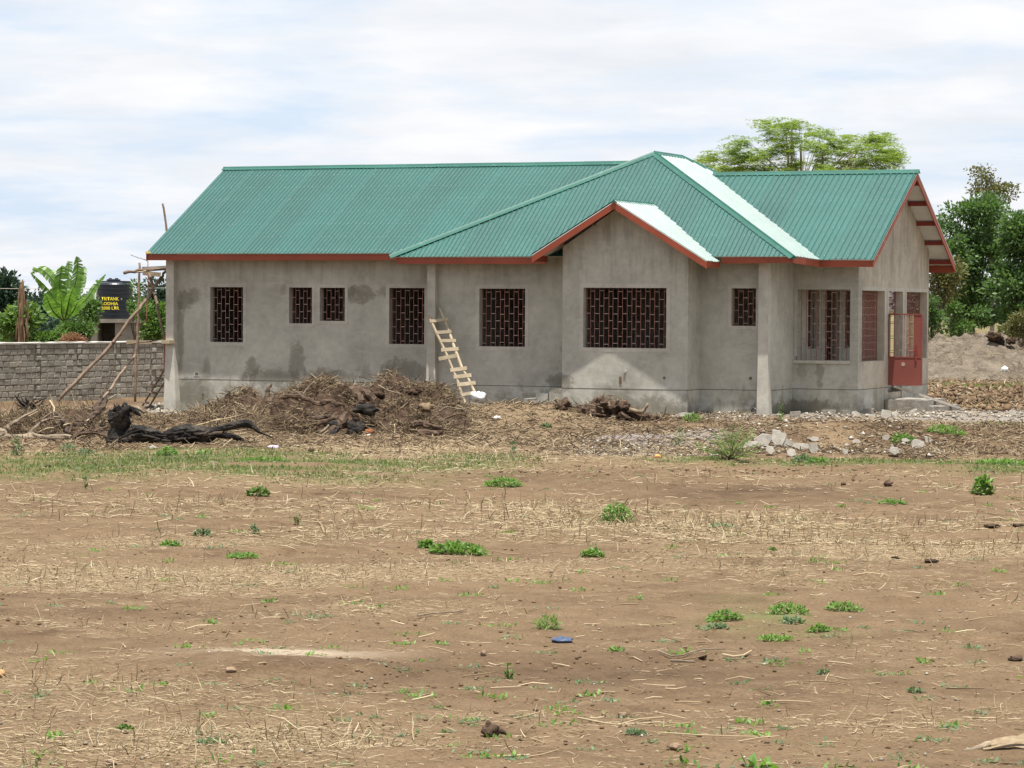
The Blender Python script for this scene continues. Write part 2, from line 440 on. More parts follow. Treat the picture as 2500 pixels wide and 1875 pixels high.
# ------------------------------------------------------------------ house materials
def m_cement(name, base, damp=True, warm=(0.0, 0.0, 0.0), stains_and_shade=()):
    t = NT(name)
    P = t.sep(t.pos)
    a = t.noise(0.8, 6, 0.6); b = t.noise(5.0, 7, 0.7); c = t.noise(60, 4, 0.7)
    base2 = tuple(x*1.22 for x in base); base0 = tuple(x*0.74 for x in base)
    col = t.ramp(a, [(0.3, base0), (0.5, base), (0.72, base2)])
    col = t.mix(1.0, col, t.ramp(b, [(0.3, 0.86), (0.5, 1.0), (0.7, 1.12)]), 'MULTIPLY')
    col = t.mix(1.0, col, t.ramp(c, [(0.3, 0.90), (0.7, 1.10)]), 'MULTIPLY')
    # trowel sweeps
    sw = t.noise(1.6, 4, 0.5, t.map((1.2, 1.2, 5.0)), 0.8)
    col = t.mix(t.ramp(sw, [(0.56, 0.0), (0.7, 0.35)]), col, base2)
    dark = (base[0]*0.44, base[1]*0.42, base[2]*0.38)
    if damp:
        n = t.noise(1.7, 6, 0.65, t.map((1.0, 1.0, 0.45)), 0.3)
        low = t.maprange(P[2], -0.75, 0.55, 0.26, -0.06)
        f = t.ramp(t.math('ADD', n, low), [(0.58, 0.0), (0.655, 0.4), (0.76, 0.75)])
        col = t.mix(f, col, dark)
        # dry efflorescence line just above the footing
        e = t.math('MULTIPLY', t.ramp(t.noise(2.4, 5, 0.6, t.map((1, 1, 2.2))), [(0.52, 0.0), (0.66, 0.5)]), t.maprange(P[2], 0.6, -0.1, 0, 1))
        col = t.mix(e, col, (0.56, 0.56, 0.54))
        # vertical streaks, stronger towards the wall top
        r = t.noise(3.0, 4, 0.6, t.map((2.2, 2.2, 0.22)))
        f3 = t.math('MULTIPLY', t.ramp(r, [(0.46, 0.0), (0.72, 0.6)]), t.maprange(P[2], 1.8, 2.75, 0, 1))
        col = t.mix(f3, col, dark)
    # single damp patches with ragged edges, plus painted shadow beside the left pillar
    for (x, z, rx, rz, k) in stains_and_shade:
        dx = t.math('MULTIPLY', t.math('SUBTRACT', P[0], x), 1/rx); dz = t.math('MULTIPLY', t.math('SUBTRACT', P[2], z), 1/rz)
        rr = t.math('ADD', t.math('MULTIPLY', dx, dx), t.math('MULTIPLY', dz, dz))
        ed = t.math('ADD', rr, t.math('MULTIPLY', t.math('SUBTRACT', t.noise(5.5, 6, 0.75), 0.5), 4.2))
        f = t.ramp(ed, [(0.25, k*0.85), (0.8, k*0.5), (1.25, 0.0)])
        col = t.mix(f, col, dark)
    t.bump(t.math('ADD', t.math('MULTIPLY', c, 0.4), b), 0.35, 0.012)
    return t.fin(col, 0.93, 0.15)
BASEC = (0.408, 0.394, 0.335)
M_WALL = m_cement('cement_plaster', BASEC, stains_and_shade=[
    (0.40, 1.78, 0.22, 0.28, 0.85), (0.62, 1.90, 0.22, 0.2, 0.7), (4.83, 1.95, 0.40, 0.22, 0.9), (4.6, 2.0, .25, .12, .7), (5.55, 2.0, 0.3, 0.14, 0.6), (3.3, 0.35, 0.22, 0.6, 0.75),
    (2.15, 0.25, 0.2, 0.28, 0.8), (2.7, 0.05, 0.8, 0.22, 0.8), (4.2, 0.05, 0.7, 0.2, 0.6), (0.55, -0.3, 0.5, 0.35, 0.9), (5.9, 0.25, 0.6, 0.3, 0.85), (3.95, 0.1, 0.5, 0.2, 0.7),
    (0.30, 1.0, 0.10, 0.9, 0.7), (10.2, 0.1, 0.5, 0.22, 0.9), (12.3, -0.4, 0.8, 0.25, 0.7), (11.4, -0.15, 0.35, 0.3, 0.5), (15.0, -0.45, 0.9, 0.22, 1.0), (14.3, -.5, .6, .1, .8),  # tall narrow first entry: shadow beside the left pillar, painted dark
    (15.3, 0.45, 0.10, 0.4, 0.7), (14.9, 0.42, 0.12, 0.3, 0.5), (11.35, 3.25, 0.12, 0.25, 0.5), (2.95, 2.05, .1, .15, .5)])
M_WALL_WARM = m_cement('cement_plaster_bounce_lit', (0.44, 0.39, 0.31), stains_and_shade=[])  # same plaster, warmer: light bounced off the ground is put into its colour
M_PILLAR = m_cement('cement_pillar', (0.475, 0.45, 0.385), damp=False)
M_TRIM = m_cement('cement_trim', (0.445, 0.42, 0.36), damp=False)
M_DARKCEM = m_varied('mortar_joint', (0.08, 0.075, 0.065), (0.16, 0.15, 0.13), 8)
M_INNER = m_varied('rough_inner_plaster', (0.40, 0.37, 0.32), (0.52, 0.49, 0.43), 2.5)
def m_paint(name, c, rough=0.35, wear=(0.3, 0.26, 0.22), ws=0.7, spec=0.4):
    t = NT(name)
    w = t.noise(7, 7, 0.7, t.map((1, 1, 1)))
    col = t.mix(t.ramp(w, [(0.60, 0.0), (0.74, ws)]), t.ramp(t.noise(1.5, 4), [(0.3, tuple(x*0.85 for x in c)), (0.7, tuple(x*1.12 for x in c))]), wear)
    t.bump(t.noise(30, 4), 0.15, 0.005)
    return t.fin(col, rough, spec)
M_RED = m_paint('red_oxide_fascia', (0.27, 0.056, 0.024), 0.55, (0.30, 0.14, 0.08), 0.35)
M_GATE = m_paint('red_oxide_gate', (0.22, 0.060, 0.045), 0.7, (0.30, 0.17, 0.13), 0.45)
M_BAR = m_paint('primed_steel_bar', (0.26, 0.10, 0.075), 0.6, (0.40, 0.34, 0.29), 0.9)
M_TIE = m_paint('primed_steel_tie', (0.42, 0.29, 0.235), 0.6, (0.5, 0.45, 0.39), 0.9)
def m_roof():
    t = NT('green_roof_sheet')
    n = t.noise(0.7, 5, 0.6); fi = t.noise(12, 5, 0.7)
    col = t.ramp(n, [(0.3, (0.009, 0.076, 0.057)), (0.7, (0.014, 0.097, 0.074))])
    col = t.mix(1.0, col, t.ramp(t.objrand, [(0, 0.90), (1, 1.10)]), 'MULTIPLY')
    col = t.mix(t.ramp(fi, [(0.55, 0.0), (0.8, 0.18)]), col, (0.12, 0.20, 0.165))
    t.bump(t.noise(1.3, 3, 0.5), 0.12, 0.05)
    m = t.fin(col, t.ramp(fi, [(0.3, 0.34), (0.7, 0.46)]), 0.9)
    t.b.inputs['Coat Weight'].default_value = 0.4
    t.b.inputs['Coat Roughness'].default_value = 0.16
    return m
M_ROOF = m_roof()
M_CAP = m_paint('green_ridge_cap', (0.022, 0.105, 0.078), 0.5, (0.30, 0.42, 0.38), 0.4, 0.35)
M_UNDER = m_varied('white_sheet_underside', (0.50, 0.49, 0.45), (0.62, 0.61, 0.57), 3, bump=0.1)
M_SCREW = NT('zinc_screw').fin((0.75, 0.75, 0.72), 0.3, 0.8)
M_PURLIN = m_paint('red_oxide_timber', (0.22, 0.035, 0.022), 0.7, (0.2, 0.08, 0.05), 0.4)
M_TIMBER = m_varied('roof_timber', (0.10, 0.065, 0.04), (0.2, 0.13, 0.08), 6, stretch=(1, 1, 1))

# ------------------------------------------------------------------ house
house = thing('house', 'single storey grey plastered house with green ribbed metal roof and red fascia', 'house', (8.0, 3.0, 0.0))
HM = ident(house)
def part(name, mb, m, parent=house, smooth=False, kind=None):
    o = mb.build(name, m, parent, smooth, kind)
    o.matrix_parent_inverse = HM if parent is house else Matrix.Identity(4)
    return o
def cells(spans, lo, hi):
    xs = sorted(set([lo, hi]+[q for q in spans if lo < q < hi])); return xs
def wall_mb(axis, pos, nrm, a0, a1, z0, z1, holes, th=0.2, mb=None, gable=None, ends=True):
    """a slab in the plane axis=pos; nrm is the side the outer face looks to; holes (a0,a1,z0,z1)"""
    mb = mb or MB()
    def P(a, z, dep):
        q = pos-nrm*dep
        return (a, q, z) if axis == 'y' else (q, a, z)
    A = cells([h[0] for h in holes]+[h[1] for h in holes], a0, a1); Z = cells([h[2] for h in holes]+[h[3] for h in holes], z0, z1)
    solid = lambda i, j: 0 <= i < len(A)-1 and 0 <= j < len(Z)-1 and not any(h[0]-1e-6 <= A[i] and A[i+1] <= h[1]+1e-6 and h[2]-1e-6 <= Z[j] and Z[j+1] <= h[3]+1e-6 for h in holes)
    for i in range(len(A)-1):
        for j in range(len(Z)-1):
            if not solid(i, j): continue
            x0, x1, y0, y1 = A[i], A[i+1], Z[j], Z[j+1]
            for dep in (0, th): mb.add([P(x0, y0, dep), P(x1, y0, dep), P(x1, y1, dep), P(x0, y1, dep)], [(0, 1, 2, 3)])
            for (ni, nj, p, q) in ((i-1, j, (x0, y0), (x0, y1)), (i+1, j, (x1, y0), (x1, y1)), (i, j-1, (x0, y0), (x1, y0)), (i, j+1, (x0, y1), (x1, y1))):
                if not solid(ni, nj):
                    if gable and nj == len(Z)-1 and nj == j+1: continue
                    mb.add([P(*p, 0), P(*q, 0), P(*q, th), P(*p, th)], [(0, 1, 2, 3)])
    if gable:
        ga, gz = gable
        for dep in (0, th): mb.add([P(a0, z1, dep), P(a1, z1, dep), P(ga, gz, dep)], [(0, 1, 2)])
        mb.add([P(a0, z1, 0), P(ga, gz, 0), P(ga, gz, th), P(a0, z1, th)], [(0, 1, 2, 3)])
        mb.add([P(a1, z1, 0), P(ga, gz, 0), P(ga, gz, th), P(a1, z1, th)], [(0, 1, 2, 3)])
    return mb
W = {'w1': (1.072, 1.918, 0.847, 2.10), 'w2': (3.093, 3.671, 1.29, 2.098), 'w3': (3.867, 4.491, 1.352, 2.096), 'w4': (5.591, 6.450, 0.851, 2.097),
     'w5': (8.106, 9.179, 0.835, 2.085), 'w6': (10.851, 12.704, 0.85, 2.106), 'w7': (13.848, 14.384, 1.329, 2.111)}
FA, FH_, FB, FW_ = 0.0, -0.754, -1.578, 0.838
ZB = -1.15
def wall(name, *a, m=M_WALL, **k): return part(name, wall_mb(*a, **k), m)
wall('wall', 'y', FA, -1, 0.05, 7.1, -0.003, 3.02, [W['w1'], W['w2'], W['w3'], W['w4']])
wall('wall', 'y', FH_, -1, 6.93, 10.55, -0.003, 3.02, [W['w5']])
wall('wall', 'y', FH_, -1, 13.0, 14.70, -0.003, 3.02, [W['w7']])
wall('wall', 'y', FB, -1, 10.377, 13.18, -0.003, 2.965, [W['w6']], gable=(11.72, 3.85))
wall('wall', 'x', 13.18, 1, -1.377, -0.755, -0.003, 2.95, [])
wall('wall', 'x', 10.377, -1, -1.377, -0.755, -0.003, 2.95, [])
wall('wall', 'x', 6.93, -1, -0.553, -0.001, -0.003, 3.0, [])
PORCH_IN = [(1.86, 2.70, 0.83, 2.10), (3.15, 4.25, 0.0, 2.10), (4.70, 5.60, 0.81, 2.10)]
wall('wall', 'x', 14.70, 1, -0.553, 6.369, -0.003, 2.95, PORCH_IN)
wall('wall', 'y', FW_, -1, 14.701, 16.125, -0.003, 3.0, [(14.716, 15.949, 0.602, 2.105)])
GAB = [(1.08, 2.865, 0.582, 2.09), (3.185, 4.347, 0.0, 2.087), (4.661, 6.423, 0.592, 2.085)]
wall('wall', 'x', 16.125, 1, 1.0381, 6.57, -0.003, 3.0, GAB, m=M_WALL_WARM)
part('wall', (lambda mb: (mb.add([(16.125, 0.838, 3.0001), (16.125, 6.57, 3.0001), (16.125, 3.71, 4.65), (15.925, 0.838, 3.0001), (15.925, 6.57, 3.0001), (15.925, 3.71, 4.65)], [(0, 1, 2), (5, 4, 3), (0, 2, 5, 3), (1, 4, 5, 2), (0, 3, 4, 1)]), mb)[1])(MB()), M_WALL_WARM)
wall('wall', 'y', 6.57, 1, 0.05, 15.924, -0.003, 2.95, [(14.92, 15.95, 0.6, 2.1), (3.0, 4.2, 0.9, 2.1), (8, 9.2, 0.9, 2.1)], m=M_WALL_WARM)
wall('wall', 'x', 0.05, -1, 0.201, 6.369, -0.003, 3.0, [], gable=(3.25, 4.72))
# inner partitions keep the rooms dark
for x in (2.5, 5.0, 7.5, 10.0, 12.4): part('partition_wall', wall_mb('x', x, 1, 0.22, 6.3, 0.02, 2.8, [], th=0.12), M_INNER)
part('partition_wall', wall_mb('y', 3.3, -1, 0.3, 14.4, 0.02, 2.8, [(6.2, 7.0, 0.02, 2.1)], th=0.12), M_INNER)
# footing below the floor line, and the joint between
def foot(axis, pos, nrm, a0, a1):
    part('footing', wall_mb(axis, pos, nrm, a0, a1, ZB, -0.016, [], th=0.24), M_WALL)
    mb = MB(); q0, q1 = sorted((pos+nrm*0.003, pos-nrm*0.1))
    (mb.box(a0+0.002, a1+0.010, q0, q1, -0.016, -0.003) if axis == 'y' else mb.box(q0, q1, a0+0.002, a1-0.002, -0.016, -0.003))
    part('joint_line', mb, M_DARKCEM)
foot('y', FA, -1, 0.05, 7.1); foot('y', FH_, -1, 6.93, 10.55); foot('y', FH_, -1, 13.0, 14.70); foot('y', FB, -1, 10.377, 13.18)
foot('x', 13.18, 1, -1.337, -0.755); foot('x', 14.70, 1, -0.513, 0.837); foot('y', FW_, -1, 14.461, 16.125); foot('x', 16.125, 1, 1.079, 3.185); foot('x', 16.125, 1, 4.347, 6.57)
foot('y', 6.57, 1, 0.05, 15.88); foot('x', 0.05, -1, 0.241, 6.329)
mb = MB(); mb.box(0.3, 14.45, 0.21, 6.3, -0.12, 0.012); mb.box(7.2, 14.45, -0.5, 0.209, -0.12, 0.012); mb.box(10.7, 12.9, -1.33, -0.501, -0.12, 0.012); mb.box(14.72, 15.88, 1.08, 6.3, -0.12, 0.012)
part('floor', mb, M_INNER)
mb = MB(); mb.box(15.9, 16.10, 3.19, 4.34, ZB, -0.125); part('threshold', mb, M_WALL_WARM)
# sill of the porch opening
mb = MB(); mb.box(14.706, 15.97, 0.79, 0.835, 0.535, 0.60); part('window_sill', mb, M_TRIM)
# pillars
def pillar(x0, x1, y0, y1, ztop, flare=0.0, m=M_PILLAR):
    mb = MB(); prof = [(ZB, 1.0), (-0.5, 1.0), (0.9, 0.0), (ztop, 0.0)]
    for z, k in prof:
        mb.v += [(x0-0.012*k, y0-flare*0.6*k, z), (x1+flare*k, y0-flare*0.6*k, z), (x1+flare*k, y1, z), (x0-0.012*k, y1, z)]
    for i in range(3):
        b = i*4
        for k in range(4): mb.f.append((b+k, b+(k+1) % 4, b+4+(k+1) % 4, b+4+k)); mb.mi.append(0)
    mb.f.append((12, 13, 14, 15)); mb.mi.append(0)
    part('pillar', mb, m)
pillar(0.0, 0.205, -0.16, 0.048, 2.80, 0.09)
pillar(6.925, 7.12, -0.90, -0.757, 2.80, 0.02)
pillar(14.50, 14.703, -0.95, -0.757, 2.80, 0.05)
# concrete steps cast against the bay
for i, (x0, z) in enumerate(((9.50, -0.25), (9.78, -0.13), (10.08, -0.012))):
    mb = MB(); mb.box(x0, 10.375 if i == 2 else x0+0.278, -1.572, -0.76, ZB, z); part('side_step', mb, M_WALL)

# --- windows: trowelled surround, steel grille of staggered ties
def grille(parent, axis, pos, a0, a1, z0, z1, pitch, tie, seed, w=0.0105):
    rnd = random.Random(seed)
    def bx(mb, c, lo, hi, z_0, z_1, t=0.006):
        (mb.box(lo, hi, c-t, c+t, z_0, z_1) if axis == 'y' else mb.box(c-t, c+t, lo, hi, z_0, z_1))
    n = max(2, round((a1-a0)/pitch)); xs = [a0+(i)*(a1-a0)/n for i in range(n+1)]
    xs = [x+(rnd.uniform(-0.006, 0.006) if 0 < i < n else 0) for i, x in enumerate(xs)]
    tb = MB()
    for i in range(n):
        off = tie*0.5*(i % 2)+0.0; z = z1-tie*0.72+off*1.0
        while z > z0+0.03:
            dz = rnd.uniform(-0.012, 0.012)
            bx(tb, pos, xs[i]+0.0065, xs[i+1]-0.0065, z+dz-0.006, z+dz+0.006)
            z -= tie
    tb.build('grille_tie', M_TIE, parent, kind='stuff')
    for x in xs[0:]:
        x = min(max(x, a0+w/2+0.002), a1-w/2-0.002)
        mb = MB(); bx(mb, pos+0.002, x-w/2, x+w/2, z0+0.002, z1-0.002)
        b = mb.build('grille_bar', M_BAR, parent)
def surround(axis, pos, nrm, a0, a1, z0, z1, w=0.085, t=0.006, bottom=True, m=M_TRIM):
    mb = MB(); q0, q1 = sorted((pos, pos+nrm*t))
    def bx(p0, p1, r0, r1): (mb.box(p0, p1, q0, q1, r0, r1) if axis == 'y' else mb.box(q0, q1, p0, p1, r0, r1))
    bx(a0-w, a0, z0, z1); bx(a1, a1+w, z0, z1); bx(a0-w, a1+w, z1, z1+w)
    if bottom: bx(a0-w, a1+w, z0-w, z0)
    return part('window', mb, m)
for i, (k, pos) in enumerate((('w1', FA), ('w2', FA), ('w3', FA), ('w4', FA), ('w5', FH_), ('w6', FB), ('w7', FH_))):
    a0, a1, z0, z1 = W[k]
    o = surround('y', pos, -1, a0, a1, z0, z1, 0.07 if k in ('w2', 'w3', 'w7') else 0.085)
    grille(o, 'y', pos+0.14, a0, a1, z0, z1, 0.103, 0.315 if i != 6 else 0.27, 10+i)
o = surround('y', FW_, -1, 14.79, 15.949, 0.69, 2.105, 0.07, bottom=False, m=M_WALL)
grille(o, 'y', FW_+0.14, 14.72, 15.949, 0.602, 2.105, 0.115, 0.33, 30, 0.010)
for j, (a0, a1, z0, z1) in enumerate(GAB):
    o = surround('x', 16.125, 1, a0, a1, z0, z1, 0.08, bottom=False)
    if j != 1: grille(o, 'x', 16.125-0.17, a0, a1, z0, z1, 0.085, 0.30, 40+j, 0.014)
    else: grille(o, 'x', 16.125-0.17, a0, a1, 1.56, z1, 0.085, 0.25, 40+j, 0.014)
for j, (a0, a1, z0, z1) in enumerate(PORCH_IN):
    mb = MB(); mb.box(14.70, 14.706, a0-0.06, a0, z0, z1); mb.box(14.70, 14.706, a1, a1+0.06, z0, z1); mb.box(14.70, 14.706, a0-0.06, a1+0.06, z1, z1+0.06)
    o = part('inner_window', mb, M_TRIM)
    grille(o, 'x', 14.70-0.12, a0, a1, z0, z1, 0.22, 0.33, 50+j)
o = surround('y', 6.57, 1, 14.92, 15.95, 0.6, 2.1, 0.07); grille(o, 'y', 6.45, 14.92, 15.95, 0.6, 2.1, 0.115, 0.33, 60)

# small spouts, sockets and pipe ends on the wall
def nub(x, y, z, r, L=0.03, m=M_DARKCEM):
    mb = MB(); mb.tube([(x, y+0.01, z), (x, y-L, z)], r, 10); part('pipe_stub', mb, m)
nub(14.28, FH_, 0.24, 0.03, 0.02); nub(12.67, FB, 0.24, 0.025, 0.02); nub(11.80, FB, 0.36, 0.03, 0.03, M_TRIM)
mb = MB(); mb.box(11.67, 11.72, FB-0.012, FB, 0.10, 0.25); part('socket_box', mb, M_TIMBER)
mb = MB(); mb.box(0.66, 0.80, -0.008, 0.0, 0.06, 0.17); mb.box(0.69, 0.77, -0.012, -0.008, 0.09, 0.14, 1); part('vent_patch', mb, [M_TRIM, M_DARKCEM])
mb = MB(); mb.box(0.87, 0.91, -0.010, 0.0, -0.42, -0.33); part('socket_box', mb, M_DARKCEM)
mb = MB(); mb.tube([(14.42, -0.76, -0.42), (14.40, -0.92, -0.43)], 0.055, 14, caps=False); mb.tube([(14.42, -0.76, -0.42), (14.40, -0.90, -0.43)], 0.042, 14); mb.tube([(14.43, -0.80, -0.36), (14.43, -0.80, -0.25)], 0.05, 10)
part('drain_pipe', mb, m_varied('grey_plastic_pipe', (0.10, 0.10, 0.10), (0.2, 0.19, 0.18), 5))

# --- roof
def v3(*p): return Vector(p)
def slope(name, poly, ups, pitch=0.102, k=8, rib=0.018, seed=0, ragged=0.012, steep=0):
    """one roof plane: thin pale underside board with ribbed sheets laid on it"""
    poly = [Vector(p) for p in poly]; s = Vector(ups).normalized()
    n = (poly[1]-poly[0]).cross(poly[2]-poly[0]).normalized()
    if n.z < 0: n = -n
    s = (s-n*s.dot(n)).normalized(); e = s.cross(n).normalized()
    o = poly[0]; P2 = [((p-o).dot(e), (p-o).dot(s)) for p in poly]
    def span(a):
        t = []
        for i in range(len(P2)):
            (a0, t0), (a1, t1) = P2[i], P2[(i+1) % len(P2)]
            if (a0-a)*(a1-a) <= 0 and abs(a0-a1) > 1e-9: t.append(t0+(t1-t0)*(a-a0)/(a1-a0))
        return (min(t), max(t)) if len(t) > 1 else None
    mb = MB(); lo = [p-n*0.022 for p in poly]; up = [p-n*0.004 for p in poly]; m_ = len(poly)
    mb.add(lo+up, [tuple(range(m_))[::-1], tuple(range(m_, 2*m_))]+[(i, (i+1) % m_, m_+(i+1) % m_, m_+i) for i in range(m_)])
    po = part(name, mb, M_UNDER)
    amin, amax = min(p[0] for p in P2), max(p[0] for p in P2)
    rnd = random.Random(seed)
    kk = rib/pitch; prof = [(0.0, 0.0), (0.30, 0.0), (0.33, 0.10), (0.36, 0.0), (0.86-kk*1.1, 0.0), (0.86-kk*0.05, 1.0), (0.90, 1.0)] if not steep else [(0.0, 0.0), (0.10, 0.0), (0.10+kk*steep, 1.0), (0.16+kk*steep, 1.0), (0.16+kk*2*steep, 0.0), (0.60, 0.0), (0.60+kk*steep*0.6, 0.6), (0.64+kk*steep*0.6, 0.6), (0.64+kk*1.2*steep, 0.0)]
    nr = math.ceil((amax-amin)/pitch)
    for g in range(0, nr, k):
        sb = MB(); lift = 0.001+0.002*((g//k) % 2); jag = rnd.uniform(-ragged, ragged); jt = rnd.uniform(-0.004, 0.010)
        st = []
        for r_ in range(g, min(nr, g+k)):
            for f, h in prof: st.append((amin+(r_+f)*pitch, h*rib))
        st.append((min(amin+min(nr, g+k)*pitch+0.01, amax), 0.0))
        pts = []
        for a, h in st:
            if a > amax: a = amax
            sp = span(min(max(a, amin+1e-4), amax-1e-4))
            if sp is None: continue
            c = o+e*a+n*(h+lift)
            pts.append((c+s*(sp[0]-0.012+jag), c+s*(sp[1]+jt)))
        for i, (p, q) in enumerate(pts):
            sb.v += [tuple(p), tuple(q)]
        for i in range(len(pts)-1): sb.f.append((2*i, 2*i+2, 2*i+3, 2*i+1)); sb.mi.append(0)
        so = sb.build('roof_sheet', M_ROOF, po)
        # roofing screws
        sc = MB()
        for r_ in range(g, min(nr, g+k)):
            a = amin+(r_+0.78)*pitch; sp = span(min(a, amax-1e-4))
            if sp is None: continue
            t = sp[0]+0.10+rnd.uniform(0, 0.02)
            base_t = P2[0][1]
            tt = 0.12
            while tt < 5:
                if sp[0]+0.04 < base_t+tt < sp[1]-0.05 and (r_ % 2 == 0 or rnd.random() < 0.2):
                    c = o+e*a+s*(base_t+tt)+n*(rib+lift+0.001)
                    sc.add([c+e*0.007, c+s*0.007, c-e*0.007, c-s*0.007, c+n*0.006], [(0, 1, 4), (1, 2, 4), (2, 3, 4), (3, 0, 4)])
                tt += 0.62
        if sc.v:
            c_ = sc.build('screw_heads', M_SCREW, po, kind='stuff')
    return po
SA = 0.5637
A0 = (-0.348, -0.478, 2.863); ztopA = 4.9635; YA = 3.2476
hipL = lambda x: 2.77+0.484*(x-6.28)
vx0 = 6.28+(2.863-2.77)/0.484; vx1 = 6.28+(ztopA-2.77)/0.484
slope('roof_slope', [A0, (vx0+0.1, -0.478, 2.863), (vx1+0.1, YA, ztopA), (-0.348, YA, ztopA)], (0, 1, SA), seed=1)
slope('roof_slope', [(-0.348, 2*YA+0.478, 2.863), (vx0, 2*YA+0.478, 2.863), (vx1, YA, ztopA), (-0.348, YA, ztopA)], (0, -1, SA), seed=2)
AP = (11.11, 1.985, 5.107); AQ = (11.11, 3.81, 5.107)
zR = lambda x: 5.107-0.5508*(x-11.11)
HL = (6.28, -1.30, 2.77); HR = (15.30, -1.30, zR(15.30)); 
slope('roof_slope', [HL, (15.335, -1.30, 2.77), AP], (0, 1, 0.7114), seed=3)
slope('roof_slope', [HL, AP, AQ, (6.28, 7.1, 2.77)], (1, 0, 0.484), seed=4, pitch=0.13)
yv = lambda z: 0.283+(z-2.734)/0.5752
zv = 2.72
slope('roof_slope', [AP, (15.335, -1.30, zR(15.335)), (15.42, 0.283, zR(15.42)), (11.83, 3.717, zR(11.83)), (11.83, 4.2, zR(11.83)), (11.45, 4.3, zR(11.45)), AQ], (-1, 0, 0.5508), seed=5, pitch=0.19, k=4, rib=0.020, ragged=0.02, steep=1.2)
slope('roof_slope', [AQ, (6.28, 7.1, 2.77), (15.335, 7.1, 2.77)], (0, -1, 0.7114), seed=6)
XV = 16.602
slope('roof_slope', [(15.42, 0.283, 2.734), (XV, 0.283, 2.734), (XV, 3.717, 4.709), (11.83, 3.717, 4.709)], (0, 1, 0.5752), seed=7, pitch=0.128, k=6, rib=0.022)
slope('roof_slope', [(13.0, 7.151, 2.734), (XV, 7.151, 2.734), (XV, 3.717, 4.709), (11.83, 3.717, 4.709)], (0, -1, 0.5752), seed=8, pitch=0.128, k=6)
# small gable over the bay
GA = 11.72; gz = 3.90; gs = 0.605
gyb = lambda z: -1.30+(z-2.77)/0.7114
zl = 2.665
xr_ = GA+(gz-zl)/gs; xl_ = GA-(gz-2.79)/gs
slope('roof_slope', [(GA, -2.10, gz), (xr_, -2.10, zl), (xr_, -1.28, zl), (GA, gyb(gz)+0.05, gz)], (-1, 0, gs), seed=9, pitch=0.16, k=2, rib=0.022, ragged=0.03, steep=1.18)
slope('roof_slope', [(GA, -2.10, gz), (xl_, -2.10, 2.79), (xl_, -1.25, 2.79), (GA, gyb(gz)+0.05, gz)], (1, 0, gs), seed=10, pitch=0.125, k=3)

def cap(p, q, sl, sr, w=0.115, h=0.024, name='ridge_cap'):
    p, q = Vector(p), Vector(q); sl, sr = Vector(sl).normalized(), Vector(sr).normalized()
    d = (q-p).normalized(); u = Vector((0, 0, 1))
    sec = [sl*w+u*(h-0.006), sl*w+u*h, sl*w*0.25+u*(h+0.006), sl*w*0.12+u*(h+0.02), u*(h+0.027), sr*w*0.12+u*(h+0.02), sr*w*0.25+u*(h+0.006), sr*w+u*h, sr*w+u*(h-0.006)]
    L = (q-p).length; n = max(1, int(L/1.8)); mb = MB()
    for i in range(n):
        a = p+d*(L*i/n-0.02); b = p+d*(L*(i+1)/n+0.03); lift = 0.003*(i % 2)
        vs = [a+c+u*lift for c in sec]+[b+c+u*lift for c in sec]; m_ = len(sec)
        mb.add(vs, [(k, k+1, m_+k+1, m_+k) for k in range(m_-1)]+[tuple(range(m_))[::-1], tuple(range(m_, 2*m_))])
    part(name, mb, M_CAP)
cap((-0.36, YA, ztopA), (vx1, YA, ztopA), (0, -1, -SA), (0, 1, -SA))
cap((11.9, 3.717, 4.709), (XV+0.01, 3.717, 4.709), (0, -1, -0.5752), (0, 1, -0.5752))
cap(AP, AQ, (-1, 0, -0.484), (1, 0, -0.55))
nF = Vector((0, -0.7114, 1)).normalized(); nR = Vector((0.5508, 0, 1)).normalized(); nL = Vector((-0.484, 0, 1)).normalized(); nB = Vector((0, 0.7114, 1)).normalized()
def hip(p, q, n1, n2, out1, out2):
    d = (Vector(q)-Vector(p)).normalized()
    a = d.cross(n1).normalized(); a = a if a.dot(Vector(out1)) > 0 else -a
    b = d.cross(n2).normalized(); b = b if b.dot(Vector(out2)) > 0 else -b
    cap(p, q, a, b, 0.115, name='hip_cap')
hip(AP, (6.24, -1.33, 2.77), nF, nL, (1, -1, 0), (-1, 1, 0))
hip(AP, (15.36, -1.32, 2.757), nF, nR, (-1, -1, 0), (1, 1, 0))
hip(AQ, (13.4, 5.6, 3.84), nB, nR, (-1, 1, 0), (1, -1, 0))
cap((GA, -2.11, gz), (GA, gyb(gz), gz), (-1, 0, -gs), (1, 0, -gs), 0.07, 0.016)
# fascia and barge boards
def board(p, q, h=0.135, t=0.024, dz=-0.025, name='fascia_board', m=M_RED):
    p, q = Vector(p), Vector(q); mb = MB(); d = (q-p).normalized()
    r = d.cross(Vector((0, 0, 1))).normalized()*t/2; z1 = Vector((0, 0, dz)); z0 = Vector((0, 0, dz-h))
    vs = [p-r+z0, p+r+z0, q+r+z0, q-r+z0, p-r+z1, p+r+z1, q+r+z1, q-r+z1]
    mb.add(vs, [(0, 1, 2, 3), (4, 7, 6, 5), (0, 4, 5, 1), (1, 5, 6, 2), (2, 6, 7, 3), (3, 7, 4, 0)])
    return part(name, mb, m)
board((-0.345, -0.44, 2.863), (6.33, -0.44, 2.863))
board((6.36, -1.262, 2.77), (xl_-0.02, -1.262, 2.77)); board((xr_+0.03, -1.262, 2.775), (15.30, -1.262, 2.795))
board((15.325, -1.265, 2.79), (15.425, 0.235, 2.735))
board((15.435, 0.32, 2.734), (XV-0.01, 0.32, 2.734))
board((xr_-0.012, -2.07, 2.675), (xr_-0.012, -1.28, 2.675), 0.12)
board((xl_+0.012, -2.07, 2.795), (xl_+0.012, -1.28, 2.795), 0.12)
bw = lambda p, q: board(p, q, 0.155, 0.026, -0.014, 'barge_board')
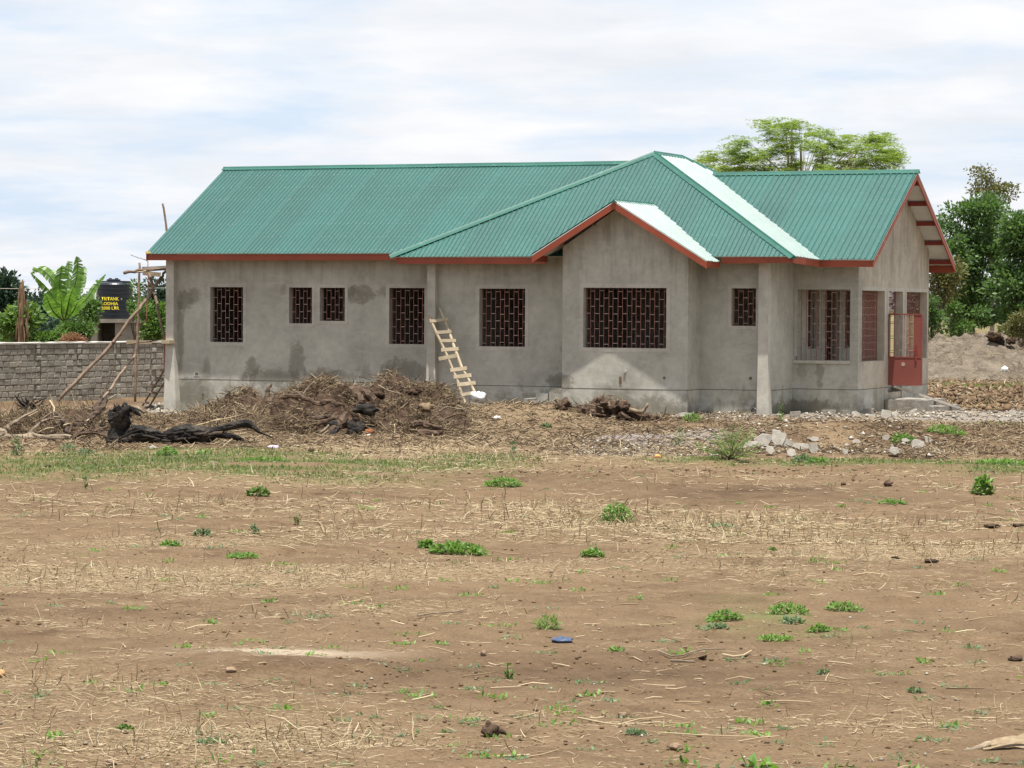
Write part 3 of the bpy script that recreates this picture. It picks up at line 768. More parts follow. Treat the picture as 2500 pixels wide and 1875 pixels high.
bw((xl_+0.0, -2.085, 2.79), (GA, -2.085, gz)); bw((GA+0.001, -2.085, gz), (xr_, -2.085, zl))
bw((XV-0.018, 0.29, 2.738), (XV-0.018, 3.716, 4.709)); bw((XV-0.018, 7.145, 2.738), (XV-0.018, 3.718, 4.709))
bw((-0.33, -0.47, 2.868), (-0.33, YA, ztopA)); bw((-0.33, 2*YA+0.47, 2.868), (-0.33, YA, ztopA))
board((13.0, 7.13, 2.734), (XV-0.03, 7.13, 2.734), 0.17); board((-0.3, 6.96, 2.863), (13.0, 6.96, 2.863))
# purlins that run out under the verge
for k in range(5):
    z = 4.55-0.42*k; y = 3.717+(4.709-z)/0.5752
    if z > 2.8:
        mb = MB(); mb.box(14.9, XV-0.035, y-0.03, y+0.03, z-0.135, z-0.045); part('purlin', mb, M_PURLIN)
        mb = MB(); mb.box(14.9, XV-0.035, 7.434-y-0.03, 7.434-y+0.03, z-0.135, z-0.045); part('purlin', mb, M_PURLIN)
for k in range(5):
    z = 2.93+0.42*k; y = -0.478+(z-2.863)/SA
    mb = MB(); mb.box(-0.31, 0.4, y-0.025, y+0.025, z-0.11, z-0.03); part('purlin', mb, M_PURLIN)
for k in range(2):
    z = 3.1+0.42*k
    for sg in (-1, 1):
        x = GA+sg*(gz-z)/gs; mb = MB(); mb.box(x-0.025, x+0.025, -2.06, -0.9, z-0.105, z-0.03); part('purlin', mb, M_TIMBER)
# ------------------------------------------------------------------ things round the house
M_WOOD = m_varied('weathered_pole', (0.15, 0.10, 0.07), (0.30, 0.22, 0.16), 9, bscale=30, obj=True)
M_PALEWOOD = m_varied('sawn_pale_timber', (0.31, 0.25, 0.165), (0.45, 0.375, 0.26), 7, bscale=40, obj=True)
M_GREYWOOD = m_varied('grey_plank', (0.26, 0.24, 0.21), (0.42, 0.39, 0.34), 6, bscale=30, obj=True)
M_PALEPLANK = m_varied('dusty_pale_plank', (0.36, 0.33, 0.28), (0.50, 0.46, 0.40), 6, bscale=30)
M_REDPOLE = m_varied('red_oxide_pole', (0.22, 0.075, 0.05), (0.30, 0.14, 0.10), 9)
M_CONC = m_varied('rough_concrete', (0.20, 0.18, 0.15), (0.36, 0.33, 0.28), 9, bscale=25, bump=0.6, bdist=0.02, c3=(0.28, 0.255, 0.215), obj=True)

# red gate, swung out square to the wall
gate = thing('gate', 'rust red half-height steel gate swung open in the doorway of the gable wall', 'gate', (16.14, 3.16, 0.03))
GM = ident(gate)
def gp(name, mb, m=M_GATE, **k):
    o = mb.build(name, m, gate, **k); o.matrix_parent_inverse = GM; return o
GX, GY, GL = 16.14, 3.16, 0.735
mb = MB(); mb.box(GX, GX+GL, GY-0.012, GY+0.012, 0.04, 0.64); gp('lower_panel', mb)
mb = MB(); mb.box(GX, GX+0.022, GY-0.018, GY+0.018, 0.642, 1.57); mb.box(GX, GX+GL, GY-0.018, GY+0.018, 1.57, 1.60); mb.box(GX+GL-0.004, GX+GL+0.022, GY-0.02, GY+0.02, 0.04, 1.568)
mb.box(GX, GX+GL-0.006, GY-0.02, GY+0.02, 0.640, 0.668); gp('gate_frame', mb)
mb = MB(); mb.box(GX+0.56, GX+GL-0.006, GY-0.010, GY+0.010, 0.67, 1.568); gp('lock_panel', mb)
for i in range(1, 5):
    mb = MB(); x = GX+0.022+i*0.108; mb.box(x-0.007, x+0.007, GY-0.008, GY+0.008, 0.67, 1.568); gp('grille_bar', mb, M_BAR)
mb = MB()
for i in range(5):
    for k in range(3):
        z = 1.42-k*0.31-(0.15 if i % 2 else 0); x = GX+0.022+i*0.108
        mb.box(x+0.009, x+0.097, GY-0.006, GY+0.006, z-0.006, z+0.006)
gp('grille_tie', mb, M_TIE)
mb = MB(); mb.tube([(GX+0.335, GY-0.016, 0.50), (GX+0.335, GY-0.012, 0.50)], 0.045, 16); gp('round_plate', mb, M_TIE)
mb = MB(); mb.box(GX+0.60, GX+0.64, GY-0.035, GY-0.012, 0.56, 0.92); mb.tube([(GX+0.52, GY-0.03, 0.78), (GX+0.66, GY-0.03, 0.80)], 0.008, 6); gp('lock', mb, M_PURLIN)

steps = thing('entrance_steps', 'two rough concrete entrance steps below the red gate', 'steps', (16.5, 3.6, -0.5))
def sp(name, x0, x1, y0, y1, z0, z1, seed):
    rnd = random.Random(seed); mb = MB(); n = 9
    X = np.linspace(x0, x1, n)
    for i, x in enumerate(X):
        j = [rnd.uniform(-0.012, 0.012) for _ in range(4)]
        mb.v += [(x, y0+j[0], z0), (x, y0+j[1], z1+j[2]*0.8), (x, y1, z1+j[3]*0.5), (x, y1, z0)]
    for i in range(n-1):
        for k in range(4): mb.f.append((4*i+k, 4*i+(k+1) % 4, 4*i+4+(k+1) % 4, 4*i+4+k)); mb.mi.append(0)
    mb.f += [(0, 3, 2, 1), (4*n-4, 4*n-3, 4*n-2, 4*n-1)]; mb.mi += [0, 0]
    o = mb.build(name, M_CONC, steps); o.matrix_parent_inverse = ident(steps)
sp('step', 16.14, 17.05, 2.92, 4.6, -1.0, -0.27, 3); sp('step', 17.055, 17.36, 3.02, 4.6, -1.0, -0.40, 4)
mb = MB(); p, q = Vector(on_axis(2181, 942, 0, 16.24)), Vector(on_axis(2350, 999, 0, 17.60)); mb.beam(p, q, 0.16, 0.055)
o = mb.build('plank', M_PALEPLANK); tag(o, 'grey plank laid as a ramp from the gate threshold down to the gravel', 'plank')
for i, (x, z, h) in enumerate(((17.23, -0.255, 0.2), (17.63, -0.41, 0.13))):
    mb = MB(); p_ = Vector(on_axis((2271, 2304)[i], (982, 993)[i], 0, (16.98, 17.26)[i])); mb.box(p_.x-0.05, p_.x+0.04, p_.y-0.04, p_.y+0.2, p_.z-0.08, p_.z+(0.045, 0.05)[i]); o = mb.build('timber_block', M_WOOD)
    tag(o, ('dark timber block propping the ramp plank on the upper step', 'dark timber block propping the ramp plank beside the lower step')[i], 'block', 'timber blocks under the plank')

# leaning pole ladder at the wall
def ladder(label, railA, railB, rungs, dA, m, r=0.022, rung=(0.035, 0.075), seed=1, sub=(900, 600, 1/3.19), dB=None, nm='ladder'):
    rnd = random.Random(seed); ox, oy, k = sub
    v0 = max(p[1] for p in railA); v1 = min(p[1] for p in railA)
    def pt(x, y, off=0.0):
        d = dA[0]+(dA[1]-dA[0])*(v0-y)/(v0-v1); return at(ox+x*k, oy+y*k, d+off)
    base = pt(*railA[-1]); t = thing(nm, label, 'ladder', tuple(base))
    I = ident(t)
    for rail in (railA, railB):
        mb = MB(); mb.tube([pt(*p) for p in rail], [r*rnd.uniform(0.8, 1.1) for _ in rail], 7, rnd=rnd, rough=0.12)
        o = mb.build('rail', m, t); o.matrix_parent_inverse = I
    for (x0, y0, x1, y1) in rungs:
        mb = MB(); mb.beam(pt(x0, y0, -0.035), pt(x1, y1, -0.035), rung[0], rung[1]*rnd.uniform(0.85, 1.1), up=(0, 0.25, 1))
        o = mb.build('rung', m, t); o.matrix_parent_inverse = I
ladder('rough pale timber ladder leaning on the house front by the middle pillar',
       [(465, 540), (520, 660), (600, 830), (650, 950), (692, 1050), (722, 1150), (752, 1225)],
       [(552, 485), (612, 620), (672, 800), (722, 940), (750, 990), (780, 1045), (835, 1160)],
       [(476, 588, 620, 572), (530, 676, 645, 668), (568, 740, 680, 738), (565, 812, 700, 802), (545, 882, 690, 855), (635, 970, 765, 953), (662, 1023, 800, 1007), (690, 1083, 833, 1067), (722, 1163, 838, 1140)],
       (61.9, 62.95), M_PALEWOOD, r=0.032, rung=(0.035, 0.078))
ladder('short pole ladder leaning in the scaffold left of the house',
       [(1110, 1245), (1180, 1130), (1290, 950)], [(1165, 1248), (1225, 1150), (1295, 1040)],
       [(1095, 1212, 1165, 1228), (1143, 1136, 1215, 1146), (1158, 1075, 1246, 1096), (1205, 1025, 1275, 1040), (1246, 968, 1300, 980)],
       (67.6, 66.9), M_WOOD, r=0.024, rung=(0.03, 0.045), sub=(0, 600, 1/3.19), seed=5)

# scaffold of poles at the left corner
scaf = thing('scaffold', 'makeshift scaffold of crooked poles and boards at the left corner of the house', 'scaffold', tuple(at(400, 1000, 67)))
SI = ident(scaf)
def pole(pts, r, d0=67.0, d1=None, m=M_WOOD, nm='pole', seed=0, k=1/3.19, n=7):
    rnd = random.Random(seed+len(pts)+int(pts[0][0])); d1 = d1 or d0; N = len(pts); L = []; R = []
    full = []
    for i in range(N-1):
        for j in range(3): full.append(((pts[i][0]*(3-j)+pts[i+1][0]*j)/3, (pts[i][1]*(3-j)+pts[i+1][1]*j)/3))
    full.append(pts[-1])
    for i, (x, y) in enumerate(full):
        f = i/(len(full)-1); p = Vector(at(x*k, 600+y*k, d0+(d1-d0)*f))
        if 0 < i < len(full)-1: p += Vector((rnd.uniform(-1, 1), rnd.uniform(-1, 1), rnd.uniform(-1, 1)))*r*0.35
        L.append(p); R.append(0.78*r*rnd.uniform(0.82, 1.12)*(1-0.25*f))
    mb = MB(); mb.tube(L, R, n); o = mb.build(nm, m, scaf, smooth=True); o.matrix_parent_inverse = SI
pole([(1052, 1215), (1056, 1000), (1062, 760), (1075, 560), (1080, 450), (1085, 260), (1086, 132)], 0.045, 68)
pole([(1140, 605), (1148, 460), (1153, 300), (1152, 120)], 0.022, 69, m=M_REDPOLE)
pole([(1152, 120), (1120, 105), (1080, 95), (1018, 70)], 0.014, 69, m=M_WOOD)
pole([(450, 1212), (660, 990), (880, 750), (1060, 515), (1130, 430), (1200, 320), (1250, 250), (1292, 200)], 0.058, 65.5, 67.2)
pole([(800, 1190), (870, 1100), (960, 970), (1055, 850)], 0.042, 65.8, 67.5)
pole([(1165, 215), (1190, 330), (1215, 440), (1245, 560), (1285, 718)], 0.050, 67.6, 66.9)
pole([(1284, 700), (1288, 900), (1292, 1080), (1298, 1285)], 0.052, 66.8, 66.6, m=M_REDPOLE)
pole([(968, 212), (1040, 198), (1120, 185), (1300, 182)], 0.05, 66.6, 67.4, m=M_WOOD)
pole([(1045, 208), (1120, 200), (1200, 190), (1300, 184)], 0.032, 66.9, 67.3, m=M_PALEWOOD)
pole([(880, 755), (905, 725), (955, 675)], 0.04, 65.9, 66.2)
pole([(985, 770), (1100, 752), (1200, 742), (1300, 730)], 0.022, 68.6, 67.4)
for (x0, y0, x1, y1, h, m, dd) in ((1115, 172, 1300, 163, 0.05, M_GREYWOOD, 67.3), (1150, 192, 1298, 180, 0.04, M_WOOD, 66.8), (1112, 212, 1250, 226, 0.10, M_PALEWOOD, 67.6), (985, 748, 1180, 752, 0.09, M_PALEWOOD, 68.4), (1288, 748, 1335, 748, 0.08, M_PALEWOOD, 66.3)):
    mb = MB(); mb.beam(at(x0/3.19, 600+y0/3.19, dd), at(x1/3.19, 600+y1/3.19, dd+0.2), 0.22 if h < 0.09 else 0.04, h); o = mb.build('board', m, scaf); o.matrix_parent_inverse = SI
# pole standing behind the left verge of the roof
mb = MB(); mb.tube([at(421, 700, 71), at(409, 585, 71), at(405, 545, 71), at(400, 510, 71), at(397, 497, 71)], [0.035, 0.035, 0.03, 0.03, 0.028], 6)
o = mb.build('pole', M_WOOD); tag(o, 'thin bare pole sticking up behind the left roof edge', 'pole')
# yellow cap on roof corner
mb = MB(); mb.beam((-0.33, -0.50, 2.88), (-0.22, -0.50, 2.885), 0.04, 0.05); o = mb.build('verge_block', m_varied('yellow_foam', (0.6, 0.45, 0.12), (0.8, 0.65, 0.25), 30)); o.parent = house; o.matrix_parent_inverse = HM

# ------------------------------------------------------------------ boundary wall of stone blocks
M_BLOCK = m_varied('grey_stone_block', (0.24, 0.22, 0.178), (0.31, 0.285, 0.235), 5, bscale=22, bump=0.6, bdist=0.02, obj=True)
M_BLOCKP = m_varied('pale_rough_block', (0.25, 0.235, 0.19), (0.36, 0.34, 0.285), 7, bscale=22, bump=0.6, bdist=0.02, obj=True)
M_MORTAR = m_varied('recessed_mortar', (0.22, 0.20, 0.16), (0.29, 0.265, 0.215), 9)
bw_o = thing('boundary_wall', 'grey stone block boundary wall left of the house behind the scaffold', 'wall', (-6.0, 5.0, -0.8))
BI = ident(bw_o)
BD = Vector((0.157, 0.987, 0)).normalized(); BNm = Vector((BD.y, -BD.x, 0)); B0 = Vector((-6.42, 2.86, 0))-BD*0.9; ZT = 0.705; RH_ = 0.150
rnd = random.Random(7)
def bmesh_block(seed):
    r = random.Random(seed); mb = MB(); j = lambda a: r.uniform(-a, a)
    # unit block: x along wall 0..1, y depth 0..1 (front at 0), z 0..1; chamfered front
    o_ = [(0.02+j(.02), 0.10, 0.02+j(.03)), (0.98+j(.02), 0.10, 0.02+j(.03)), (0.98+j(.02), 0.10, 0.97+j(.03)), (0.02+j(.02), 0.10, 0.97+j(.03))]
    f_ = [(0.10+j(.04), j(.03), 0.13+j(.05)), (0.90+j(.04), j(.03), 0.13+j(.05)), (0.90+j(.04), j(.03), 0.86+j(.05)), (0.10+j(.04), j(.03), 0.86+j(.05))]
    b_ = [(x, 1.0, z) for x, _, z in o_]
    mb.add(f_+o_+b_, [(0, 1, 2, 3), (0, 4, 5, 1), (1, 5, 6, 2), (2, 6, 7, 3), (3, 7, 4, 0), (4, 8, 9, 5), (5, 9, 10, 6), (6, 10, 11, 7), (7, 11, 8, 4)])
    return mb.mesh('block')
BV = [bmesh_block(i) for i in range(8)]; BVP = [bmesh_block(20+i) for i in range(5)]
for m_ in BV: m_.materials.append(M_BLOCK)
for m_ in BVP: m_.materials.append(M_BLOCKP)
def put_block(me, t, z, w, h, dep, proud):
    p = B0+BD*t+BNm*proud; o = bpy.data.objects.new('block', me); COL.objects.link(o)
    M = Matrix(((BD.x*w, -BNm.x*dep, 0, p.x), (BD.y*w, -BNm.y*dep, 0, p.y), (0, 0, h, z), (0, 0, 0, 1)))
    o.parent = bw_o; o.matrix_parent_inverse = BI; o.matrix_basis = M; return o
TEND = 8.3
cols = [0.9+c for c in (1.40, 2.98, 4.52, 5.98)]
nblk = 0
for row in range(10):
    z = ZT-RH_*(row+1); t = -0.05+rnd.uniform(0, 0.2)
    while t < TEND:
        w = rnd.uniform(0.20, 0.29)
        nc = [c for c in cols if t < c-0.04 and t+w > c-0.06]
        if nc: w = nc[0]-0.06-t
        inc = [c for c in cols if c-0.07 < t+0.03 < c+0.13]
        if inc: t = inc[0]+0.135; continue
        if w > 0.07:
            put_block(rnd.choice(BV), t+0.002, z+0.003+rnd.uniform(-.006, .006), w-0.004, RH_-0.006, 0.07, rnd.uniform(-0.012, 0.000)); nblk += 1
        t += w
        if w <= 0.07: t += 0.02
    for c in cols:
        if rnd.random() < 0.82: put_block(rnd.choice(BVP), c-0.05+rnd.uniform(-.02, .01), z+rnd.uniform(0, .03), rnd.uniform(0.13, 0.17), RH_*rnd.uniform(0.7, 0.98), 0.10, rnd.uniform(0.0, 0.04)); nblk += 1
print('boundary blocks', nblk)
def bwbox(name, t0, t1, z0, z1, q0, q1, m, kind=None):
    vs = []
    for z in (z0, z1):
        for t, q in ((t0, q0), (t1, q0), (t1, q1), (t0, q1)): vs.append(B0+BD*t-BNm*q+Vector((0, 0, z)))
    mb = MB(); mb.add(vs, [(0, 3, 2, 1), (4, 5, 6, 7), (0, 1, 5, 4), (1, 2, 6, 5), (2, 3, 7, 6), (3, 0, 4, 7)])
    o = mb.build(name, m, bw_o, kind=kind); o.matrix_parent_inverse = BI
bwbox('mortar_core', -0.2, 14.0, -1.3, ZT-0.01, 0.035, 0.19, M_MORTAR)
mb = MB(); r_ = random.Random(3); N = 60
for i in range(N):
    t = -0.1+14.1*i/(N-1); zz = ZT+0.006+r_.uniform(-0.008, 0.014)
    a = B0+BD*t+BNm*0.018; b = B0+BD*t-BNm*0.20
    mb.v += [(a.x, a.y, ZT-0.022+r_.uniform(-.008, .006)), (a.x, a.y, zz), (b.x, b.y, zz+0.01), (b.x, b.y, ZT-0.02)]
for i in range(N-1):
    for k in range(4): mb.f.append((4*i+k, 4*i+(k+1) % 4, 4*i+4+(k+1) % 4, 4*i+4+k)); mb.mi.append(0)
o = mb.build('mortar_capping', m_varied('pale_mortar', (0.42, 0.40, 0.34), (0.58, 0.55, 0.48), 8), bw_o); o.matrix_parent_inverse = BI

# ------------------------------------------------------------------ water tank on its stand
TD = 100.0
tb_ = Vector(at(280, 778.4, TD)); k_ = TD/FPX
tank = thing('water_tank', 'black ribbed plastic water tank with yellow lettering on a concrete stand', 'tank', tuple(tb_))
TI = ident(tank)
M_TANK = NT('black_polyethylene'); M_TANK = M_TANK.fin(M_TANK.ramp(M_TANK.noise(4, 4), [(0.3, (0.006, 0.010, 0.016)), (0.7, (0.011, 0.017, 0.025))]), 0.38, 0.5)
R_ = 0.615; hb = (778.4-691)*k_
prof = [(0.0, 0.0), (R_*0.98, 0.0), (R_, 0.02)]
z = 0.02; ribs = 8
for i in range(ribs):
    z0 = 0.02+(hb-0.08)*i/ribs; z1 = 0.02+(hb-0.08)*(i+1)/ribs
    prof += [(R_, z0+0.02), (R_, z1-0.035), (R_+0.022, z1-0.022), (R_+0.022, z1-0.008), (R_, z1)]
prof += [(R_*0.99, hb-0.05), (R_*0.94, hb-0.01), (R_*0.80, hb+0.02), (0.30, hb+0.045), (0, hb+0.05)]
def lathe(prof, c, n=48, mb=None):
    mb = mb or MB(); b = len(mb.v)
    for r, z in prof:
        for k in range(n): a = 2*math.pi*k/n; mb.v.append((c[0]+max(r, 1e-3)*math.cos(a), c[1]+max(r, 1e-3)*math.sin(a), c[2]+z))
    for i in range(len(prof)-1):
        for k in range(n): mb.f.append((b+i*n+k, b+i*n+(k+1) % n, b+(i+1)*n+(k+1) % n, b+(i+1)*n+k)); mb.mi.append(0)
    return mb
def tp(name, mb, m=M_TANK, smooth=False):
    o = mb.build(name, m, tank, smooth); o.matrix_parent_inverse = TI; return o
tp('tank_body', lathe(prof, tb_))
lid = lathe([(0.0, 0.0), (0.24, 0.0), (0.24, 0.10), (0.20, 0.115), (0, 0.12)], tb_+Vector((-0.02, -0.05, hb+0.02)), 24)
for sx in (-0.15, 0.10): lathe([(0.0, 0.11), (0.055, 0.11), (0.055, 0.15), (0, 0.15)], tb_+Vector((sx, -0.05, hb+0.02)), 12, lid)
tp('tank_lid', lid)
mb = MB(); c0 = Vector((-0.42, -0.30, hb-0.02)); mb.beam(tb_+Vector((-0.58, -0.05, hb+0.01)), tb_+Vector((-0.20, -0.05, hb+0.03)), 0.16, 0.10); mb.beam(tb_+Vector((0.20, -0.05, hb+0.03)), tb_+Vector((0.60, -0.05, hb+0.02)), 0.20, 0.10); tp('shoulder_ridge', mb)
mb = MB(); pL = [Vector(at(235.0, v_, TD-0.3)) for v_ in (776, 750, 720, 702)]; mb.tube(pL, 0.012, 6); tp('overflow_pipe', mb, M_PALEWOOD)
M_YEL = NT('yellow_print').fin((0.75, 0.62, 0.04), 0.5, 0.3)
TO_CAM = Vector((CAM[0]-tb_.x, CAM[1]-tb_.y, 0)).normalized(); A_CAM = math.atan2(TO_CAM.y, TO_CAM.x)
def tank_text(s, u0, u1, vmid, hpx):
    fc = bpy.data.curves.new('lettering', 'FONT'); fc.body = s; fc.align_x = 'LEFT'; fc.offset = 0.025; fc.resolution_u = 3
    fo = bpy.data.objects.new('lettering_tmp', fc); COL.objects.link(fo)
    dg = bpy.context.evaluated_depsgraph_get(); me = bpy.data.meshes.new_from_object(fo.evaluated_get(dg))
    bpy.data.objects.remove(fo)
    co = np.array([v.co[:] for v in me.vertices]); mn, mx = co.min(0), co.max(0)
    W_, Hh = (u1-u0)*k_, hpx*k_
    off = ((u0+u1)/2-280)*k_
    for v in me.vertices:
        x = off+((v.co.x-mn[0])/(mx[0]-mn[0])-0.5)*W_; y = ((v.co.y-mn[1])/(mx[1]-mn[1])-0.5)*Hh
        a = A_CAM+math.asin(max(-0.98, min(0.98, x/R_))); rr = R_+0.026
        v.co = (tb_.x+rr*math.cos(a), tb_.y+rr*math.sin(a), tb_.z+(778.4-vmid)*k_+y)
    me.name = 'lettering'; me.materials.clear(); me.materials.append(M_YEL)
    o = link('lettering', me, None, tank); o.matrix_parent_inverse = TI
tank_text('TRITANK', 249, 289.5, 729.5, 8.2); tank_text('LODHIA', 249.5, 288, 741.3, 7.6); tank_text('2000 LTR', 249, 290.5, 752.2, 8.0)
mb = MB(); a = A_CAM+math.asin(((295.5-280)*k_)/R_); c = tb_+Vector(((R_+0.02)*math.cos(a), (R_+0.02)*math.sin(a), (778.4-730)*k_)); mb.tube([c, c+Vector((math.cos(a), math.sin(a), 0))*0.012], 0.028, 12); tp('round_emblem', mb, M_GREYWOOD)
stand = thing('tank_stand', 'concrete and block stand with dark opening carrying the black water tank', 'stand', tuple(tb_-Vector((0, 0, 1.6))))
STI = ident(stand)
Lr = Vector((RH[0], RH[1], 0)); Ld = Vector((FH[0], FH[1], 0))
def lbox(name, u0, u1, v0, v1, dn, df, m, jit=0.0):
    mb = MB(); vs = []
    for (u, v) in ((u0, v1), (u1, v1), (u1, v0), (u0, v0)): vs.append(Vector(at(u, v, TD-0.8+dn)))
    vs2 = [p+Ld*(df-dn) for p in vs]; mb.add(vs+vs2, [(0, 1, 2, 3), (7, 6, 5, 4), (0, 4, 5, 1), (1, 5, 6, 2), (2, 6, 7, 3), (3, 7, 4, 0)])
    o = mb.build(name, m, stand); o.matrix_parent_inverse = STI
lbox('slab', 207, 362, 778.6, 788, 0, 1.9, m_varied('stained_slab', (0.13, 0.11, 0.09), (0.26, 0.23, 0.19), 4))
lbox('pier', 211, 238, 788.1, 905, 0.15, 1.7, M_BLOCK); lbox('pier', 281, 353, 788.1, 905, 0.15, 1.7, M_BLOCK); lbox('rear_wall', 238.1, 280.9, 788.1, 905, 1.45, 1.6, M_DARKCEM)  # rear wall coloured dark: shade of the opening put into its colour
lbox('pipe', 343.5, 346, 786, 905, 0.02, 0.07, M_PURLIN)
# ------------------------------------------------------------------ vegetation
G_DEEP = m_leaf('deep_green_leaves', (0.034, 0.075, 0.024), (0.125, 0.205, 0.065), (0.26, 0.34, 0.14))
G_MID = m_leaf('mid_green_leaves', (0.04, 0.085, 0.02), (0.12, 0.20, 0.05), (0.2, 0.28, 0.09))
G_BRIGHT = m_leaf('bright_green_leaves', (0.05, 0.10, 0.022), (0.15, 0.24, 0.055), (0.27, 0.35, 0.11))
G_OLIVE = m_leaf('olive_leaves', (0.07, 0.075, 0.03), (0.17, 0.16, 0.06), (0.26, 0.23, 0.10))
G_ACACIA = m_leaf('feathery_yellow_green', (0.125, 0.18, 0.04), (0.27, 0.34, 0.085), (0.40, 0.46, 0.16), 0.55)
G_FAR = m_leaf('far_hazed_leaves', (0.022, 0.045, 0.030), (0.050, 0.085, 0.055), (0.07, 0.11, 0.07), 0.2)  # bluish haze of the distance is put into the leaf colour
G_RED = m_leaf('reddish_leaves', (0.16, 0.07, 0.045), (0.34, 0.18, 0.125), (0.45, 0.28, 0.19))
G_BANANA = m_leaf('banana_leaves', (0.07, 0.15, 0.03), (0.17, 0.29, 0.065), (0.32, 0.40, 0.15), 0.4, 0.35)
G_WEED = m_leaf('weed_leaves', (0.07, 0.14, 0.028), (0.19, 0.33, 0.07), (0.32, 0.44, 0.13))
G_BLUE = m_leaf('grey_green_leaves', (0.07, 0.12, 0.06), (0.17, 0.25, 0.13), (0.28, 0.36, 0.2))
M_BARK = m_varied('grey_brown_bark', (0.07, 0.055, 0.04), (0.17, 0.14, 0.11), 5)
M_DEADLEAF = m_varied('dry_brown_sheath', (0.09, 0.05, 0.028), (0.25, 0.17, 0.10), 7, stretch=(1, 1, 0.3))

def unit(n, rs):
    v = rs.normal(size=(n, 3)); return v/np.linalg.norm(v, axis=1, keepdims=True)
def crown_pts(ells, ncl, nlf, rc, rs, shell=(0.5, 1.05), flat=0.75):
    """clump centres near the surface of the given ellipsoids, leaves gathered round each"""
    vol = np.array([e[1][0]*e[1][1]+e[1][0]*e[1][2] for e in ells]); vol = vol/vol.sum()
    P, O, C = [], [], []
    for (c, r), f in zip(ells, vol):
        n = max(3, int(ncl*f)); d = unit(n, rs); d[:, 2] = d[:, 2]*0.9+0.08
        rad = rs.uniform(shell[0], shell[1], n)**0.8
        cc = np.array(c)+d*rad[:, None]*np.array(r)*(1+0.16*rs.normal(size=(n, 1)))
        C.append(cc)
        for q, dd in zip(cc, d):
            m = max(4, int(nlf*rs.uniform(0.5, 1.4))); rr = rc*rs.uniform(0.6, 1.3)
            off = unit(m, rs)*(rs.uniform(0.15, 1, (m, 1))**0.6)*rr*np.array([1.25, 1.25, flat])
            P.append(q+off); O.append(off/rr+dd*0.7+np.array([0, 0, 0.15]))
    return np.concatenate(P), np.concatenate(O), np.concatenate(C)
def tree(name, label, cat, base, ells, ncl, nlf, rc, leaf, mat, seed, trunk_r=0.15, group=None, aspect=0.5, up=0.5, shell=(0.5, 1.05), limbs=14, bark=None, flat=0.75):
    rs = np.random.RandomState(seed)
    P, O, C = crown_pts(ells, ncl, nlf, rc, rs, shell, flat)
    t = thing(name, label, cat, tuple(base), group)
    I = ident(t); n = len(P)
    D = O+unit(n, rs)*0.9; D[:, 2] -= 0.25; N = unit(n, rs)*0.8+np.array([0, 0, up])+O*0.3
    L = leaf*rs.uniform(0.6, 1.4, n)
    o = link('crown', quads_mesh('crown', leaf_quads(P, D, N, L, L*aspect)), mat, t, kind='stuff'); o.matrix_parent_inverse = I
    mb = MB(); b = Vector(base); top = Vector(np.mean([e[0] for e in ells], axis=0)); rnd = random.Random(seed)
    fork = b.lerp(top, 0.45)+Vector((rnd.uniform(-.2, .2), rnd.uniform(-.2, .2), 0))
    mb.tube([b-Vector((0, 0, 0.3)), b.lerp(fork, 0.5)+Vector((rnd.uniform(-.1, .1), 0, 0)), fork], [trunk_r*1.2, trunk_r*0.95, trunk_r*0.75], 8)
    for c in C[rs.permutation(len(C))[:limbs]]:
        c = Vector(c); m = fork.lerp(c, 0.5)+Vector((rnd.uniform(-.2, .2), rnd.uniform(-.2, .2), 0.15))
        mb.tube([fork, m, c], [trunk_r*0.45, trunk_r*0.25, trunk_r*0.08], 5, caps=False)
    o = mb.build('trunk', bark or M_BARK, t); o.matrix_parent_inverse = I
    return t
def E_(u, v, d, ru, rv, rd=None):
    """an ellipsoid of foliage: half widths given in survey pixels"""
    k = d/FPX; return (tuple(at(u, v, d)), (ru*k, (rd if rd else ru*k), rv*k))
def gbase(u, d):
    p = at(u, 750, d); return (p[0], p[1], float(H(p[0], p[1], False)))
# right: big dense trees
tree('broadleaf_tree', 'dense dark green broadleaf tree right of the gable behind the soil heap', 'tree', gbase(2370, 118),
     [E_(2350, 560, 118, 62, 60), E_(2405, 520, 118, 55, 42), E_(2330, 660, 117, 40, 75), E_(2400, 660, 118, 60, 85), E_(2370, 760, 118, 70, 55), E_(2450, 590, 119, 40, 60)], 200, 84, 0.44, 0.18, G_DEEP, 1, 0.2)
tree('broadleaf_tree', 'tall dark green tree at the far right, cut by the picture edge', 'tree', gbase(2490, 114),
     [E_(2490, 590, 114, 48, 66), E_(2520, 560, 114, 40, 50), E_(2480, 700, 114, 55, 70), E_(2540, 680, 114, 45, 90), E_(2500, 790, 114, 55, 40)], 165, 80, 0.44, 0.18, G_DEEP, 2, 0.2)
tree('mango_tree', 'small dark leafed tree close against the right end of the house', 'tree', gbase(2285, 104),
     [E_(2278, 780, 104, 16, 40), E_(2268, 740, 104, 12, 32), E_(2290, 826, 104, 9, 16)], 34, 60, 0.25, 0.13, G_DEEP, 3, 0.06)
tree('olive_shrub_tree', 'thin olive brown scrubby tree behind the gable overhang', 'tree', gbase(2300, 109),
     [E_(2296, 700, 109, 34, 40), E_(2322, 665, 109, 30, 26), E_(2288, 655, 109, 24, 30)], 70, 60, 0.35, 0.12, G_OLIVE, 4, 0.08)
tree('tall_thin_tree', 'tall thin yellowish tree rising above the dense right trees', 'tree', gbase(2420, 150),
     [E_(2418, 462, 150, 40, 26), E_(2395, 430, 150, 28, 22), E_(2448, 470, 150, 34, 20)], 60, 42, 0.42, 0.15, G_OLIVE, 5, 0.12, limbs=24, flat=0.5)
